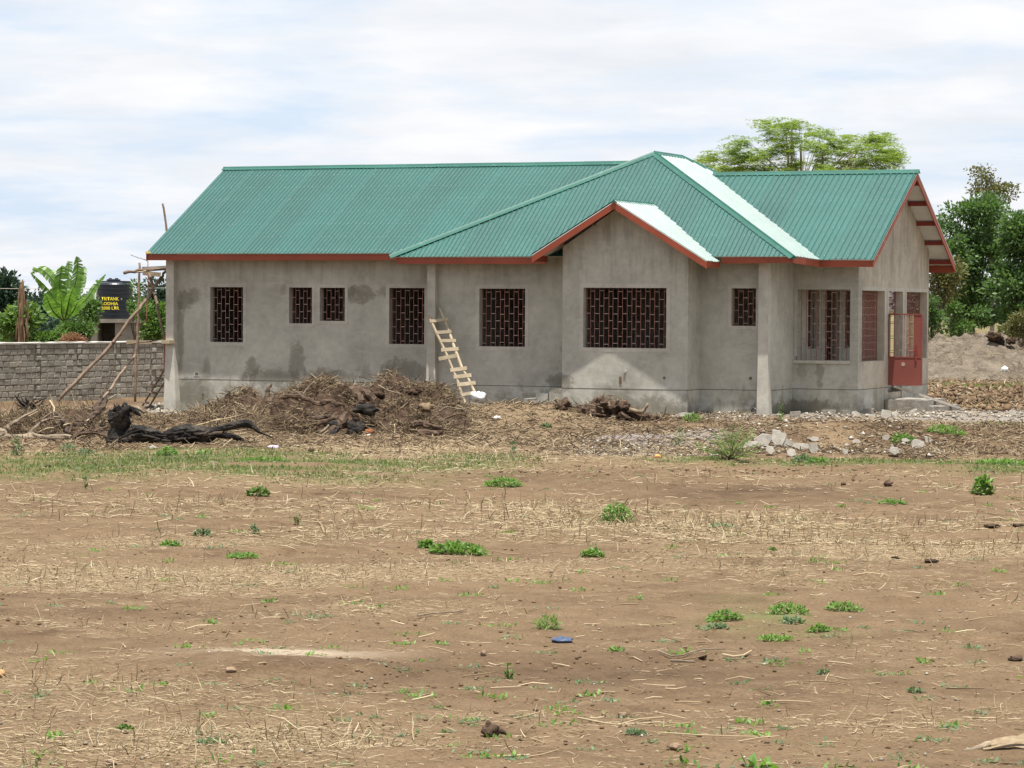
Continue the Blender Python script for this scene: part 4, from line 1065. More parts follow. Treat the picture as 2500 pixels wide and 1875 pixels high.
tree('small_bush', 'grey green bush at the right picture edge above the soil heap', 'bush', gbase(2490, 104),
     [E_(2492, 790, 104, 34, 30), E_(2470, 810, 104, 18, 18)], 40, 60, 0.3, 0.10, G_OLIVE, 6, 0.05)
tree('leafy_shrub', 'bright green shrub in the gap between house and dark trees', 'bush', gbase(2335, 112),
     [E_(2322, 750, 112, 22, 15), E_(2350, 805, 112, 26, 18)], 34, 50, 0.28, 0.13, G_MID, 7, 0.05)
# far line of trees behind everything on the right
for i, (u, v, ru, rv, d) in enumerate(((2250, 735, 60, 26, 260), (2350, 742, 70, 22, 300), (2470, 725, 70, 34, 280))):
    tree('distant_tree', ('low distant tree seen through the gap right of the house', 'low far tree behind the soil heap', 'round far tree behind the right edge bush')[i], 'tree', gbase(u, d), [E_(u, v, d, ru, rv)], 40, 50, 0.9, 0.4, G_FAR, 30+i, 0.2, group='distant trees on the right')
# acacia behind the roof
def acacia():
    rs = np.random.RandomState(12); rnd = random.Random(12); d0 = 130.0; b = gbase(1950, d0)
    t = thing('acacia_tree', 'flat topped feathery acacia tree behind the right roof ridge', 'tree', b); I = ident(t)
    mb = MB(); P = []; D = []; N = []; L = []; Wd = []
    fork = Vector(at(1955, 470, d0)); mb.tube([Vector(b), Vector(at(1952, 600, d0)), fork], [0.28, 0.22, 0.17], 8)
    # sprays: (u, v) ends of the layered boughs with half length in px
    sprays = []
    rows = [(1745, 395, 32), (1775, 412, 34), (1760, 378, 30), (1800, 366, 34), (1830, 350, 42), (1845, 372, 42), (1820, 398, 46), (1865, 392, 46), (1900, 378, 42), (1890, 410, 46), (1850, 420, 46),
            (1885, 308, 30), (1915, 300, 34), (1950, 304, 30), (1925, 318, 30), (1975, 320, 34), (2010, 330, 26), (1955, 335, 28), (1895, 335, 24), (1915, 352, 34), (1945, 366, 42), (1960, 348, 34), (1985, 362, 40), (2020, 350, 36), (2050, 344, 36), (1990, 385, 48), (2030, 372, 46),
            (2075, 362, 42), (2110, 345, 36), (2130, 338, 30), (2155, 334, 24), (2140, 362, 42), (2165, 374, 30), (2120, 384, 46), (2155, 396, 34), (2090, 398, 48), (2050, 400, 50), (2000, 408, 54), (1955, 402, 48), (1940, 424, 50), (2130, 412, 42), (2080, 420, 48), (1790, 424, 40), (2175, 385, 26),
            (1985, 425, 52), (2030, 425, 52), (1825, 424, 44), (1865, 436, 40), (1975, 440, 60)]
    for (u, v, hl) in rows:
        for rep in range(2):
            dd = d0+rnd.uniform(-3.2, 3.2); c = Vector(at(u+rnd.uniform(-8, 8), v+rnd.uniform(-5, 5), dd)); ln = hl*dd/FPX*rnd.uniform(0.8, 1.15)
            m = fork.lerp(c, 0.55)+Vector((0, 0, -0.1+rnd.uniform(0, .3))); mb.tube([fork, m, c], [0.022, 0.014, 0.006], 4, caps=False)
            side = 1 if u > 1955 else -1
            for tw in range(15):
                a = rnd.uniform(-1.1, 1.1)+(0 if side > 0 else math.pi)+YAW*0.3; a = a if rnd.random() < 0.8 else rnd.uniform(0, 6.28)
                dr = Vector((math.cos(a), math.sin(a), rnd.uniform(-0.10, 0.24))); l = ln*rnd.uniform(0.8, 1.9)
                st = c+Vector((rnd.uniform(-.15, .15), rnd.uniform(-.15, .15), rnd.uniform(-.22, .22)))
                n = int(40*l/0.55)
                if n < 4: continue
                f = rs.uniform(0.0, 1, n); q = np.array(st)+np.outer(f*l, np.array(dr))
                q[:, 2] += -0.16*f*f*l+rs.normal(size=n)*0.03
                sd_ = rs.choice([-1, 1], n)[:, None]*np.array([-dr.y, dr.x, 0])[None]+np.array(dr)[None]*0.7+rs.normal(size=(n, 3))*0.25
                sd_[:, 2] *= 0.45
                P.append(q); D.append(sd_); N.append(np.array([0, 0, 1.0])+rs.normal(size=(n, 3))*0.5); l_ = rs.uniform(0.08, 0.19, n); L.append(l_); Wd.append(l_*0.20)
    for (u0, v0, u1, v1) in ((1925, 430, 1918, 318), (1930, 430, 1932, 305), (2060, 425, 2100, 355), (2040, 425, 2090, 365), (1985, 430, 1905, 410), (2010, 430, 2000, 340)):
        mb.tube([at(u0, v0, d0), at((u0+u1)/2+3, (v0+v1)/2, d0), at(u1, v1, d0)], [0.06, 0.045, 0.02], 5)
    o = link('crown', quads_mesh('crown', leaf_quads(np.concatenate(P), np.concatenate(D), np.concatenate(N), np.concatenate(L), np.concatenate(Wd))), G_ACACIA, t, kind='stuff'); o.matrix_parent_inverse = I
    o = mb.build('trunk', m_varied('pale_bark', (0.16, 0.13, 0.08), (0.34, 0.29, 0.20), 5), t); o.matrix_parent_inverse = I
acacia()
# left background
for i, (u, v, ru, rv, d, lb) in enumerate(((12, 720, 26, 50, 190, 'tall dark distant tree at the left picture edge'), (70, 760, 50, 48, 200, 'dark distant tree behind the brown stump'), (120, 765, 50, 42, 210, 'dark distant tree left of the banana plant'), (175, 760, 50, 46, 205, 'dark distant tree behind the banana plant'),
                                          (235, 778, 40, 30, 215, 'low dark distant tree behind the water tank'), (385, 740, 34, 66, 180, 'dark distant tree between scaffold and house corner'), (330, 770, 40, 30, 215, 'dark distant tree right of the water tank'), (15, 790, 60, 40, 195, 'low dark distant bush below the left edge tree'), (130, 810, 90, 30, 195, 'low dark distant hedge behind the green bushes'))):
    tree('distant_tree', lb, 'tree', gbase(u, d), [E_(u, v, d, ru, rv), E_(u+ru*0.3, v+rv*0.5, d, ru*0.9, rv*0.7)], 60, 55, 0.7, 0.34, G_FAR, 40+i, 0.2, group='distant trees on the left')
tree('papaya_bush', 'bushy green papaya with broad leaf whorls over the left end of the wall', 'bush', gbase(48, 84), [E_(50, 782, 84, 32, 20), E_(28, 800, 84, 24, 16), E_(60, 758, 84, 18, 8)], 54, 30, 0.28, 0.17, G_BRIGHT, 60, 0.09, aspect=0.42)
tree('leafy_bush', 'low grey green bush behind the wall at the left edge', 'bush', gbase(10, 86), [E_(8, 828, 86, 30, 12)], 24, 40, 0.28, 0.14, G_MID, 61, 0.05)
tree('leafy_bush', 'bright yellow green bush behind the wall below the banana plant', 'bush', gbase(112, 84), [E_(108, 828, 84, 32, 11), E_(138, 822, 84, 18, 13)], 44, 55, 0.22, 0.10, G_BRIGHT, 62, 0.04)
tree('leafy_bush', 'green bush with reddish tips between banana plant and water tank', 'bush', gbase(180, 86), [E_(180, 812, 86, 20, 16), E_(170, 800, 86, 12, 10), E_(205, 806, 86, 12, 14)], 50, 55, 0.22, 0.10, G_MID, 63, 0.04)
tree('red_shrub', 'low reddish pink shrub just behind the wall left of the tank stand', 'shrub', gbase(180, 80), [E_(178, 828, 80, 27, 9)], 60, 50, 0.11, 0.05, G_RED, 64, 0.03)
tree('leafy_bush', 'dark green leafy bush just left of the water tank', 'bush', gbase(222, 96), [E_(220, 745, 96, 16, 26), E_(215, 775, 96, 20, 14)], 34, 55, 0.22, 0.11, G_MID, 65, 0.05)
tree('climbing_bush', 'bright green leafy bush behind the scaffold beside the house corner', 'bush', gbase(375, 88), [E_(376, 805, 88, 28, 28), E_(350, 760, 88, 10, 22), E_(394, 775, 88, 12, 26)], 70, 48, 0.22, 0.11, G_BRIGHT, 66, 0.05)
tree('leafy_bush', 'green bush between water tank and scaffold poles', 'bush', gbase(338, 92), [E_(338, 745, 92, 14, 30), E_(335, 700, 92, 6, 12)], 26, 45, 0.2, 0.11, G_MID, 67, 0.04)

# banana plant
def banana():
    rs = np.random.RandomState(5); d = 87.0; b = Vector(at(158, 800, d)); b.z = float(H(b.x, b.y, False))
    t = thing('banana_plant', 'banana plant with big torn light green leaves behind the wall', 'banana plant', tuple(b)); I = ident(t)
    crown0 = Vector(at(158, 780, d))
    mb = MB(); mb.tube([b, b.lerp(crown0, 0.5), crown0+Vector((0, 0, 0.1))], [0.16, 0.14, 0.10], 10); 
    mb.tube([b+Vector((0.3, 0.2, 0)), crown0+Vector((0.28, 0.2, -0.3))], [0.12, 0.08], 8)
    o = mb.build('stem', m_varied('banana_stem', (0.14, 0.16, 0.05), (0.28, 0.27, 0.11), 4, stretch=(1, 1, .2)), t); o.matrix_parent_inverse = I
    # leaves as midrib curves through survey points (u, v, depth) with a half width in px
    leaves = [([(158, 782), (140, 740), (112, 700), (75, 665)], 13, 0.0), ([(158, 782), (150, 735), (135, 690), (98, 655), (78, 668)], 11, 1.0), ([(156, 782), (148, 740), (145, 700), (150, 655), (152, 648)], 14, -0.7),
              ([(158, 782), (160, 730), (165, 690), (168, 645), (166, 637)], 13, 0.5), ([(160, 782), (172, 735), (184, 690), (190, 650), (186, 626)], 15, -0.3), ([(160, 782), (176, 740), (192, 705), (202, 665), (206, 650)], 12, 0.8),
              ([(160, 785), (190, 750), (215, 725), (235, 695), (258, 670)], 9, 0.2), ([(156, 785), (130, 760), (118, 735), (110, 715)], 13, -1.0), ([(158, 785), (178, 760), (190, 738), (205, 730)], 11, -0.8),
              ([(156, 785), (135, 770), (120, 752), (112, 742), (115, 760)], 10, 0.9), ([(158, 782), (145, 720), (128, 668), (108, 650), (95, 662)], 9, 1.4), ([(158, 782), (165, 750), (172, 720), (180, 700)], 12, -1.3),
              ([(157, 784), (150, 762), (150, 735), (143, 705)], 11, -1.2)]
    for li, (pts, hw, dd) in enumerate(leaves):
        P3 = [Vector(at(u, v, d+dd*(0.2+0.8*i/(len(pts)-1)))) for i, (u, v) in enumerate(pts)]
        # resample
        seg = []; n = 22
        for i in range(n+1):
            f = i/n*(len(P3)-1); k = min(int(f), len(P3)-2); fr = f-k
            p0 = P3[max(k-1, 0)]; p1 = P3[k]; p2 = P3[k+1]; p3 = P3[min(k+2, len(P3)-1)]
            seg.append(0.5*((2*p1)+(p2-p0)*fr+(2*p0-5*p1+4*p2-p3)*fr*fr+(3*p1-p0-3*p2+p3)*fr**3))
        Q = []; W_ = 1.3*hw*d/FPX; yaw = rs.uniform(-0.7, 0.7)
        side0 = (Vector((RH[0], RH[1], 0))*math.cos(yaw)+Vector((FH[0], FH[1], 0))*math.sin(yaw))
        for s_ in (-1, 1):
            droop = rs.uniform(-0.75, -0.1); cut = 0
            for i in range(3, n):
                if rs.rand() < 0.4: cut = rs.uniform(-0.55, 0.35)
                a, b_ = seg[i], seg[i+1]; dr = (b_-a).normalized()
                sd0 = (side0-dr*side0.dot(dr)).normalized()*s_
                w = lambda f: W_*min(1, (f-0.08)*5)*(1-max(0, (f-0.55)/0.47)**2)
                e = (sd0+Vector((0, 0, droop+cut))+dr*0.25).normalized(); gap = rs.uniform(0.72, 0.95) if rs.rand() < 0.6 else 1.0
                w0, w1 = max(0.01, w(i/n)), max(0.01, w((i+1)/n)*rs.uniform(0.72, 1.06))
                b2 = a.lerp(b_, gap)
                Q += [tuple(a), tuple(b_), tuple(b2+e*w1), tuple(a.lerp(b_, 0.03)+e*w0)]
        lo = link('leaf', quads_mesh('leaf', np.array(Q)), G_BANANA, t); lo.matrix_parent_inverse = I
        rb = MB(); rb.tube(seg, [0.028*(1-0.85*i/n) for i in range(n+1)], 5); r_o = rb.build('midrib', G_BRIGHT, lo)
banana()
# brown dead banana stem
p = Vector(at(54, 760, 83.5)); bz = float(H(p.x, p.y, False))
mb = MB(); rr = random.Random(4); mb.tube([(p.x, p.y, bz), at(52, 800, 83.5), at(52, 740, 83.5), at(53, 705, 83.5), at(55, 688, 83.5), at(55, 682, 83.5)], [0.10, 0.09, 0.08, 0.065, 0.04, 0.01], 9, rough=0.25, rnd=rr)
for k in range(14):
    a = rr.uniform(0, 6.28); z0 = rr.uniform(0.9, 2.2); c = Vector((p.x+0.12*math.cos(a), p.y+0.12*math.sin(a), z0)); mb.tube([c, c+Vector((0.05*math.cos(a), 0.05*math.sin(a), -0.3)), c+Vector((0.06*math.cos(a), 0.06*math.sin(a), -0.6))], [0.03, 0.025, 0.008], 4)
o = mb.build('dead_banana_stem', M_DEADLEAF); tag(o, 'dead brown banana stem standing above the papaya at the left', 'stem')
# thin wire crossing at left
mb = MB(); mb.tube([at(-300, 702, 150), at(0, 704.5, 150), at(106, 705, 150), at(420, 703, 150)], 0.012, 4)
o = mb.build('overhead_wire', M_GREYWOOD); tag(o, 'thin pale overhead wire in front of the left distant trees', 'wire')
# ------------------------------------------------------------------ heaps, stumps and rubble
M_SOILDARK = m_varied('dark_turned_soil', (0.030, 0.018, 0.011), (0.125, 0.080, 0.049), 7, bump=1.0, bscale=22, bdist=0.05, c3=(0.068, 0.042, 0.026))  # turned soil, with shadow between the chunks also put into its dark tones
M_STALK = NT('dry_stalks'); _t = M_STALK
M_STALK = _t.fin(_t.ramp(_t.island, [(0.0, (0.042, 0.028, 0.017)), (0.4, (0.125, 0.087, 0.052)), (0.75, (0.25, 0.185, 0.11)), (1.0, (0.42, 0.33, 0.215))]), 0.85, 0.2)  # darkest stalk tones also stand in for shadow inside the heaps
_t = NT('straw'); M_STRAW = _t.fin(_t.ramp(_t.island, [(0.0, (0.19, 0.135, 0.075)), (0.4, (0.32, 0.24, 0.14)), (1.0, (0.54, 0.44, 0.29))]), 0.8, 0.2)
M_CHAR = m_varied('charred_wood', (0.007, 0.006, 0.006), (0.105, 0.088, 0.070), 7, rough=0.8, bump=1.0, bscale=26, bdist=0.03, c3=(0.020, 0.017, 0.014), stretch=(0.4, 0.4, 1.3))
M_ROOT = m_varied('muddy_root_wood', (0.045, 0.028, 0.018), (0.185, 0.125, 0.082), 7, bump=1.0, bscale=24, bdist=0.03, c3=(0.095, 0.062, 0.041))
M_LOG = m_varied('bleached_log', (0.12, 0.09, 0.06), (0.34, 0.27, 0.19), 7, bump=0.7, bscale=26, bdist=0.015, c3=(0.21, 0.165, 0.115))
M_TWIG = m_varied('dark_twig', (0.035, 0.024, 0.018), (0.12, 0.085, 0.06), 9, bump=0)

def straws(P, D, L, Wd, rs, tilt=None):
    """thin crossed blades: 2 faces each so that they read from every side"""
    n = len(P); N = unit(n, rs); D = D/np.linalg.norm(D, axis=1, keepdims=True)
    S = np.cross(D, N); S /= np.linalg.norm(S, axis=1, keepdims=True)+1e-9; T = np.cross(S, D)
    L = L.reshape(-1, 1); Wd = Wd.reshape(-1, 1); bend = rs.uniform(-0.12, 0.12, (n, 1))
    mid = P+D*L*0.5+T*L*bend; e = P+D*L
    q = []
    for A in (S, T):
        q.append(np.stack([P-A*Wd/2, P+A*Wd/2, mid+A*Wd/2, mid-A*Wd/2], 1)); q.append(np.stack([mid-A*Wd/2, mid+A*Wd/2, e+A*Wd/3, e-A*Wd/3], 1))
    V = np.stack(q, 1)    # n,4,4,3
    return V
def straw_mesh(name, V):
    """share vertices inside one stalk so that each stalk is one island of its own colour"""
    n = len(V); q = V.reshape(n, 16, 3)
    # stalk as a 3-sided thin prism for one connected island
    a = (q[:, 0]+q[:, 1])/2; m = (q[:, 2]+q[:, 3])/2; e = (q[:, 6]+q[:, 7])/2
    S = q[:, 1]-q[:, 0]; T = q[:, 9]-q[:, 8]
    ring = lambda c, k: [c+S*0.55*k, c-S*0.28*k+T*0.5*k, c-S*0.28*k-T*0.5*k]
    W = np.stack(ring(a, 1)+ring(m, 1)+ring(e, 0.7), 1)    # n,9,3
    f = []
    for b in (0, 3):
        for k in range(3): f.append((b+k, b+(k+1) % 3, b+3+(k+1) % 3, b+3+k))
    f = np.array(f, dtype=np.int32)
    F = (f[None]+(np.arange(n, dtype=np.int32)*9)[:, None, None]).reshape(-1, 4)
    me = bpy.data.meshes.new(name); W = W.reshape(-1, 3).astype(np.float32)
    me.vertices.add(len(W)); me.vertices.foreach_set('co', W.ravel())
    me.loops.add(F.size); me.loops.foreach_set('vertex_index', F.ravel())
    me.polygons.add(len(F)); me.polygons.foreach_set('loop_start', np.arange(0, F.size, 4, dtype=np.int32))
    me.update(calc_edges=True); return me

def heap(name, label, cat, lobes, extra, s_rng, d_rng, n_stalk, L=(0.08, 0.35), Wd=(0.004, 0.013), seed=1, mat=M_SOILDARK, res=0.035, up=0.35, group=None, rough=0.07, stalk=M_STALK, ns=1.0, carve=(), kid='dry_stalks'):
    """lobes: (u, depth, half width px, half depth m, top v)"""
    rs = np.random.RandomState(seed); LB = []
    for (u, d, ru, rd, vt) in lobes:
        s = (u-1250)/FPX*d; x, y = sd_xy(s, d); zt = 1.70-(vt-752)/FPX*d; LB.append((s, d, ru/FPX*d, rd, max(0.02, zt-float(H(x, y, False)))))
    CV = [((u-1250)/FPX*d, d, ru/FPX*d, rd, k) for (u, d, ru, rd, k) in carve]
    def hh(s, d):
        z = np.zeros_like(s)
        for (ls, ld, rs_, rd_, h) in LB:
            q = ((s-ls)/rs_)**2+((d-ld)/rd_)**2
            z = np.maximum(z, h*np.clip(1-q*0.42, 0, 1)**1.25)
        n = fbm(s/0.42/ns, d/0.42/ns, 60+seed, 4, 0.6)
        z = z*(1+0.22*n)+np.where(z > 0.02, rough*fbm(s/0.16/ns, d/0.16/ns, 70+seed, 3, 0.6), 0)
        for (cs, cd, cr, crd, k) in CV: z = z*(1-k*np.exp(-((s-cs)/cr)**2-((d-cd)/crd)**2))
        return z
    s0, s1 = (s_rng[0]-1250)/FPX*d_rng[0], (s_rng[1]-1250)/FPX*d_rng[0]
    if s0 > s1: s0, s1 = s1, s0
    S, D = np.meshgrid(np.arange(s0, s1, res), np.arange(d_rng[0], d_rng[1], res*1.3))
    X, Y = sd_xy(S, D); hz = hh(S, D); Z = H(X, Y, False)+hz-0.035
    Z = np.where(hz < 0.015, Z-0.10, Z)
    t = thing(name, label, cat, (float(X.mean()), float(Y.mean()), -0.5), group); I = ident(t)
    o = link('soil_core', grid_mesh('soil_core', X, Y, Z), mat, t); o.matrix_parent_inverse = I
    # stalks bristling on it
    cand = 6*n_stalk; ps, pd = rs.uniform(s0, s1, cand), rs.uniform(d_rng[0], d_rng[1], cand)
    hz = hh(ps, pd); keep = (hz > 0.03)|(rs.rand(cand) < 0.05); dens = np.clip(0.35+fbm(ps/0.5, pd/0.5, 90+seed, 2)*0.8, 0.05, 1); keep &= rs.rand(cand) < dens
    idx = np.where(keep)[0][:n_stalk]; ps, pd, hz = ps[idx], pd[idx], hz[idx]
    x, y = sd_xy(ps, pd); z = H(x, y, False)+hz-0.03
    n = len(x); a = rs.uniform(0, 6.283, n); el = rs.normal(0, up, n)+0.12
    Dd = np.stack([np.cos(a)*np.cos(el), np.sin(a)*np.cos(el), np.sin(el)], -1)
    ln = L[0]+(L[1]-L[0])*rs.rand(n)**2.2; wd = rs.uniform(Wd[0], Wd[1], n)
    o = link(kid, straw_mesh(kid, straws(np.stack([x, y, z+0.02], -1), Dd, ln, wd, rs)), stalk, t, kind='stuff'); o.matrix_parent_inverse = I
    return t, hh
def rough_blob(name, c, r, seed, m, parent=None, n=(18, 12), amp=0.3, fr=2.2, flat_bottom=False, rot=0.0):
    """knobbly lump with its own outline"""
    rs = np.random.RandomState(seed); th, ph = np.meshgrid(np.linspace(0, 2*math.pi, n[0]+1), np.linspace(0.02, math.pi-0.02, n[1]))
    X, Y, Z = np.cos(th)*np.sin(ph), np.sin(th)*np.sin(ph), np.cos(ph)
    k = 1+amp*(0.55*vnoise(X*fr*5.1+seed, Y*fr*5.1-Z*fr*4.7, 202+seed % 50)+vnoise(X*fr+seed, Y*fr+Z*fr*1.3, 200+seed % 50)+0.5*vnoise(X*fr*2.3+Z*fr*2, Y*fr*2.3+seed, 201+seed % 50))
    k[:, -1] = k[:, 0]
    X, Y, Z = X*k*r[0], Y*k*r[1], Z*k*r[2]
    cr, sr = math.cos(rot), math.sin(rot); X, Z = X*cr-Z*sr, X*sr+Z*cr
    # width follows the line of sight frame
    WX = X*RH[0]+Y*FH[0]+c[0]; WY = X*RH[1]+Y*FH[1]+c[1]
    return link(name, grid_mesh(name, WX, WY, Z+c[2], smooth=True), m, parent)

# 1 large heap of uprooted stalks
big, bh = heap('brush_heap', 'largest brown heap of uprooted stalks and roots in front of the house', 'heap',
     [(772, 52.8, 72, 0.75, 925), (705, 52.4, 55, 0.7, 968), (850, 52.9, 60, 0.6, 950), (960, 53.4, 85, 0.7, 930), (1045, 53.4, 60, 0.6, 938), (1095, 53.2, 32, 0.5, 975), (1000, 51.6, 75, 0.6, 990), (920, 51.4, 50, 0.4, 1010), (1010, 50.8, 90, 0.5, 1028), (740, 51.4, 70, 0.6, 1010), (1060, 52.0, 60, 0.7, 1000)],
     None, (630, 1190), (49.6, 55.2), 11000, seed=2, carve=((870, 51.2, 48, 0.7, 0.8),), L=(0.06, 0.32), rough=0.09)
BIi = ident(big)
rnd = random.Random(21)
def root(pts, r, parent, I, m, name='root', dj=0.0, nn=7, rough=0.22, seed=1):
    """gnarled tube through survey points (u, v, depth)"""
    rr = random.Random(seed+int(pts[0][0])); full = []; R = []
    N = len(pts); r = r if isinstance(r, (list, tuple)) else [r*(1-0.45*i/(N-1)) for i in range(N)]
    J = 7 if nn > 9 else 3
    for i in range(N-1):
        for j in range(J):
            f = j/J; full.append([pts[i][k]*(1-f)+pts[i+1][k]*f for k in range(3)]); R.append(r[i]*(1-f)+r[i+1]*f)
    full.append(list(pts[-1])); R.append(r[-1]); L = []
    for i, q in enumerate(full):
        p = Vector(at(*q)); w = R[i]*(0.35 if nn < 10 else 0.08) if 0 < i < len(full)-1 else 0
        L.append(p+Vector((rr.uniform(-w, w), rr.uniform(-w, w), rr.uniform(-w, w))))
    mb = MB(); mb.tube(L, R, nn, rough=0 if nn > 9 else rough, rnd=rr)
    if nn > 9:          # long ridges and hollows of burnt bark
        for i in range(len(L)):
            for k in range(nn):
                q = Vector(mb.v[i*nn+k]); a = 6.283*k/nn
                f = 1+0.20*float(vnoise(math.cos(a)*2.2+5, math.sin(a)*2.2+i*0.10, seed+300))+0.13*float(vnoise(math.cos(a)*4.5, math.sin(a)*4.5+i*0.45, seed+301))
                mb.v[i*nn+k] = tuple(L[i]+(q-L[i])*f)
    o = mb.build(name, m, parent, smooth=max(R) < 0.05)
    if I is not None: o.matrix_parent_inverse = I
    return o
# roots and charred pieces stuck in the big heap
c5 = lambda x, y, d=51.0: (650+x/4.424, 900+y/4.424, d)
for pts, r, m in (
    ([c5(180, 305, 51.2), c5(370, 300), c5(480, 345), c5(590, 390), c5(680, 355), c5(760, 380), c5(830, 385)], 0.05, M_ROOT),
    ([c5(590, 370), c5(680, 340), c5(740, 360), c5(760, 420)], 0.035, M_ROOT),
    ([c5(920, 230, 51.6), c5(1000, 300, 51.3), c5(1060, 355, 51.1)], 0.085, M_ROOT),
    ([c5(1010, 235, 51.8), c5(1100, 290, 51.5), c5(1200, 350, 51.3)], 0.11, M_ROOT),
    ([c5(860, 490, 50.8), c5(810, 570, 50.6), c5(740, 640, 50.4), c5(690, 700, 50.3)], [0.065, 0.07, 0.07, 0.05], M_ROOT),
    ([c5(900, 620, 50.7), c5(960, 640, 50.6), c5(1060, 600, 50.8)], 0.10, M_CHAR), ([c5(820, 610, 50.7), c5(900, 580, 50.8), c5(1000, 560, 50.9)], 0.07, M_ROOT),
    ([c5(700, 620, 50.4), c5(760, 600, 50.5), c5(800, 570, 50.6)], 0.08, M_CHAR), ([c5(700, 740, 50.2), c5(740, 680, 50.3), c5(770, 630, 50.5)], 0.07, M_CHAR),
    ([c5(880, 700, 50.4), c5(980, 665, 50.5), c5(1060, 610, 50.6)], 0.075, M_CHAR), ([c5(490, 620, 50.8), c5(570, 590, 50.8), c5(720, 540, 50.9), c5(800, 520, 51)], 0.05, M_ROOT),
    ([c5(500, 545, 51), c5(600, 530, 51), c5(700, 510, 51)], 0.05, M_TWIG), ([c5(580, 700, 50.4), c5(640, 650, 50.5), c5(690, 600, 50.6)], 0.03, M_LOG), ([c5(540, 760, 50.2), c5(620, 700, 50.3), c5(700, 650, 50.4)], 0.018, M_LOG),
    ([c5(1560, 600, 50.5), c5(1650, 590, 50.5), c5(1780, 620, 50.4), c5(1900, 640, 50.4)], 0.07, M_ROOT), ([c5(1640, 690, 50.2), c5(1780, 700, 50.2), c5(1900, 680, 50.3)], 0.06, M_ROOT),
    ([c5(390, 290, 51.5), c5(450, 200, 51.6), c5(520, 130, 51.7)], 0.012, M_LOG), ([c5(1210, 180, 52), c5(1330, 240, 51.8), c5(1470, 275, 51.6)], 0.014, M_LOG), ([c5(1420, 640, 50.3), c5(1480, 700, 50.2), c5(1640, 750, 50.1)], 0.012, M_STRAW),
    ([c5(1385, 600, 50.3), c5(1390, 700, 50.2), c5(1385, 760, 50.1)], 0.012, M_STRAW), ([c5(1850, 470, 51), c5(1950, 410, 51), c5(2060, 430, 51.2), c5(2160, 440, 51.2)], 0.016, M_LOG), ([c5(1890, 450, 51), c5(1892, 365, 51.2)], 0.02, M_TWIG),
    ([c5(1930, 540, 51), c5(2050, 495, 51), c5(2170, 480, 51)], 0.02, M_ROOT), ([c5(300, 240, 52), c5(340, 260, 52), c5(385, 280, 52)], 0.012, M_LOG), ([c5(1000, 88, 53), c5(1070, 100, 53), c5(1130, 125, 53)], 0.010, M_TWIG),
    ([c5(940, 100, 53), c5(942, 180, 53)], 0.008, M_TWIG), ([c5(1600, 130, 53), c5(1660, 65, 53)], 0.008, M_TWIG), ([c5(1220, 55, 53), c5(1218, 110, 53)], 0.008, M_LOG), ([c5(1190, 130, 53), c5(1245, 90, 53)], 0.01, M_LOG)):
    root(pts, r, big, BIi, m, 'root' if m in (M_ROOT, M_CHAR) else 'twig')
for i, (x, y, rx, rz, m) in enumerate(((1330, 745, 14, 11, M_CHAR), (1720, 420, 20, 10, M_STALK), (980, 810, 9, 7, M_SOILDARK), (1180, 260, 24, 13, M_SOILDARK), (1600, 240, 18, 10, M_SOILDARK), (1000, 640, 24, 9, M_CHAR), (1080, 440, 28, 12, M_CHAR))):
    p = at(*c5(x, y, 50.9 if y > 300 else 52.2)); k = 51/FPX; o = rough_blob('clod', p, (rx*k, rx*k*0.9, rz*k), 30+i, m, big, amp=0.45); o.matrix_parent_inverse = BIi
# small coloured litter by the heap
M_WHITE = m_varied('white_woven_plastic', (0.62, 0.62, 0.60), (0.80, 0.80, 0.78), 20, bump=0.6, bscale=12, bdist=0.03)
def crumple(name, label, u, v, w, h, m, cat, seed, d=None, n=(16, 10), z=None):
    p = ground(u, v) if d is None else Vector(at(u, v, d)); dd = sd(p[0], p[1])[1]; k = dd/FPX
    o = rough_blob(name, (p[0], p[1], p[2]+(h*k*0.35 if d is None else 0)), (w*k/2, w*k*0.4, h*k/2), seed, m, None, n, 0.42, 2.6)
    return tag(o, label, cat)
crumple('white_sack', 'crumpled white woven sack lying at the foot of the pale ladder', 1168, 970, 34, 24, M_WHITE, 'sack', 51, d=61.8)
crumple('white_rag', 'white torn rag at the foot of the largest brush heap', 902, 1068, 30, 12, M_WHITE, 'rag', 52, d=50.2)
crumple('rusty_tin', 'rust red crushed tin beside the white rag in the heap', 899, 1056, 20, 15, m_varied('rust', (0.16, 0.05, 0.02), (0.32, 0.12, 0.05), 20), 'tin', 53, d=50.3)
crumple('yellow_straw_wad', 'golden yellow wad of dry grass at the left foot of the heap', 744, 1078, 38, 18, m_varied('golden_straw', (0.38, 0.25, 0.08), (0.62, 0.46, 0.2), 40), 'straw', 54, d=50.0)
crumple('purple_rag', 'pale purple rag on the ground left of the large heap', 664, 1095, 30, 9, m_varied('purple_cloth', (0.42, 0.32, 0.42), (0.6, 0.5, 0.58), 20), 'rag', 55)
crumple('pale_stone_pair', 'pale grey stone under the charred log', 372, 1098, 26, 10, M_CONC, 'stone', 56)
crumple('paper_scrap', 'white paper scrap on the soil right of the large heap', 1212, 1024, 16, 9, M_WHITE, 'paper', 57)
crumple('orange_bag', 'small orange bag scrap at the foot of the grey sand heap', 1606, 1117, 16, 9, m_varied('orange_plastic', (0.7, 0.28, 0.08), (0.8, 0.4, 0.15), 20), 'bag', 58)
crumple('white_litter', 'white litter at the foot of the far soil heap', 2452, 902, 16, 14, M_WHITE, 'litter', 59, d=92)
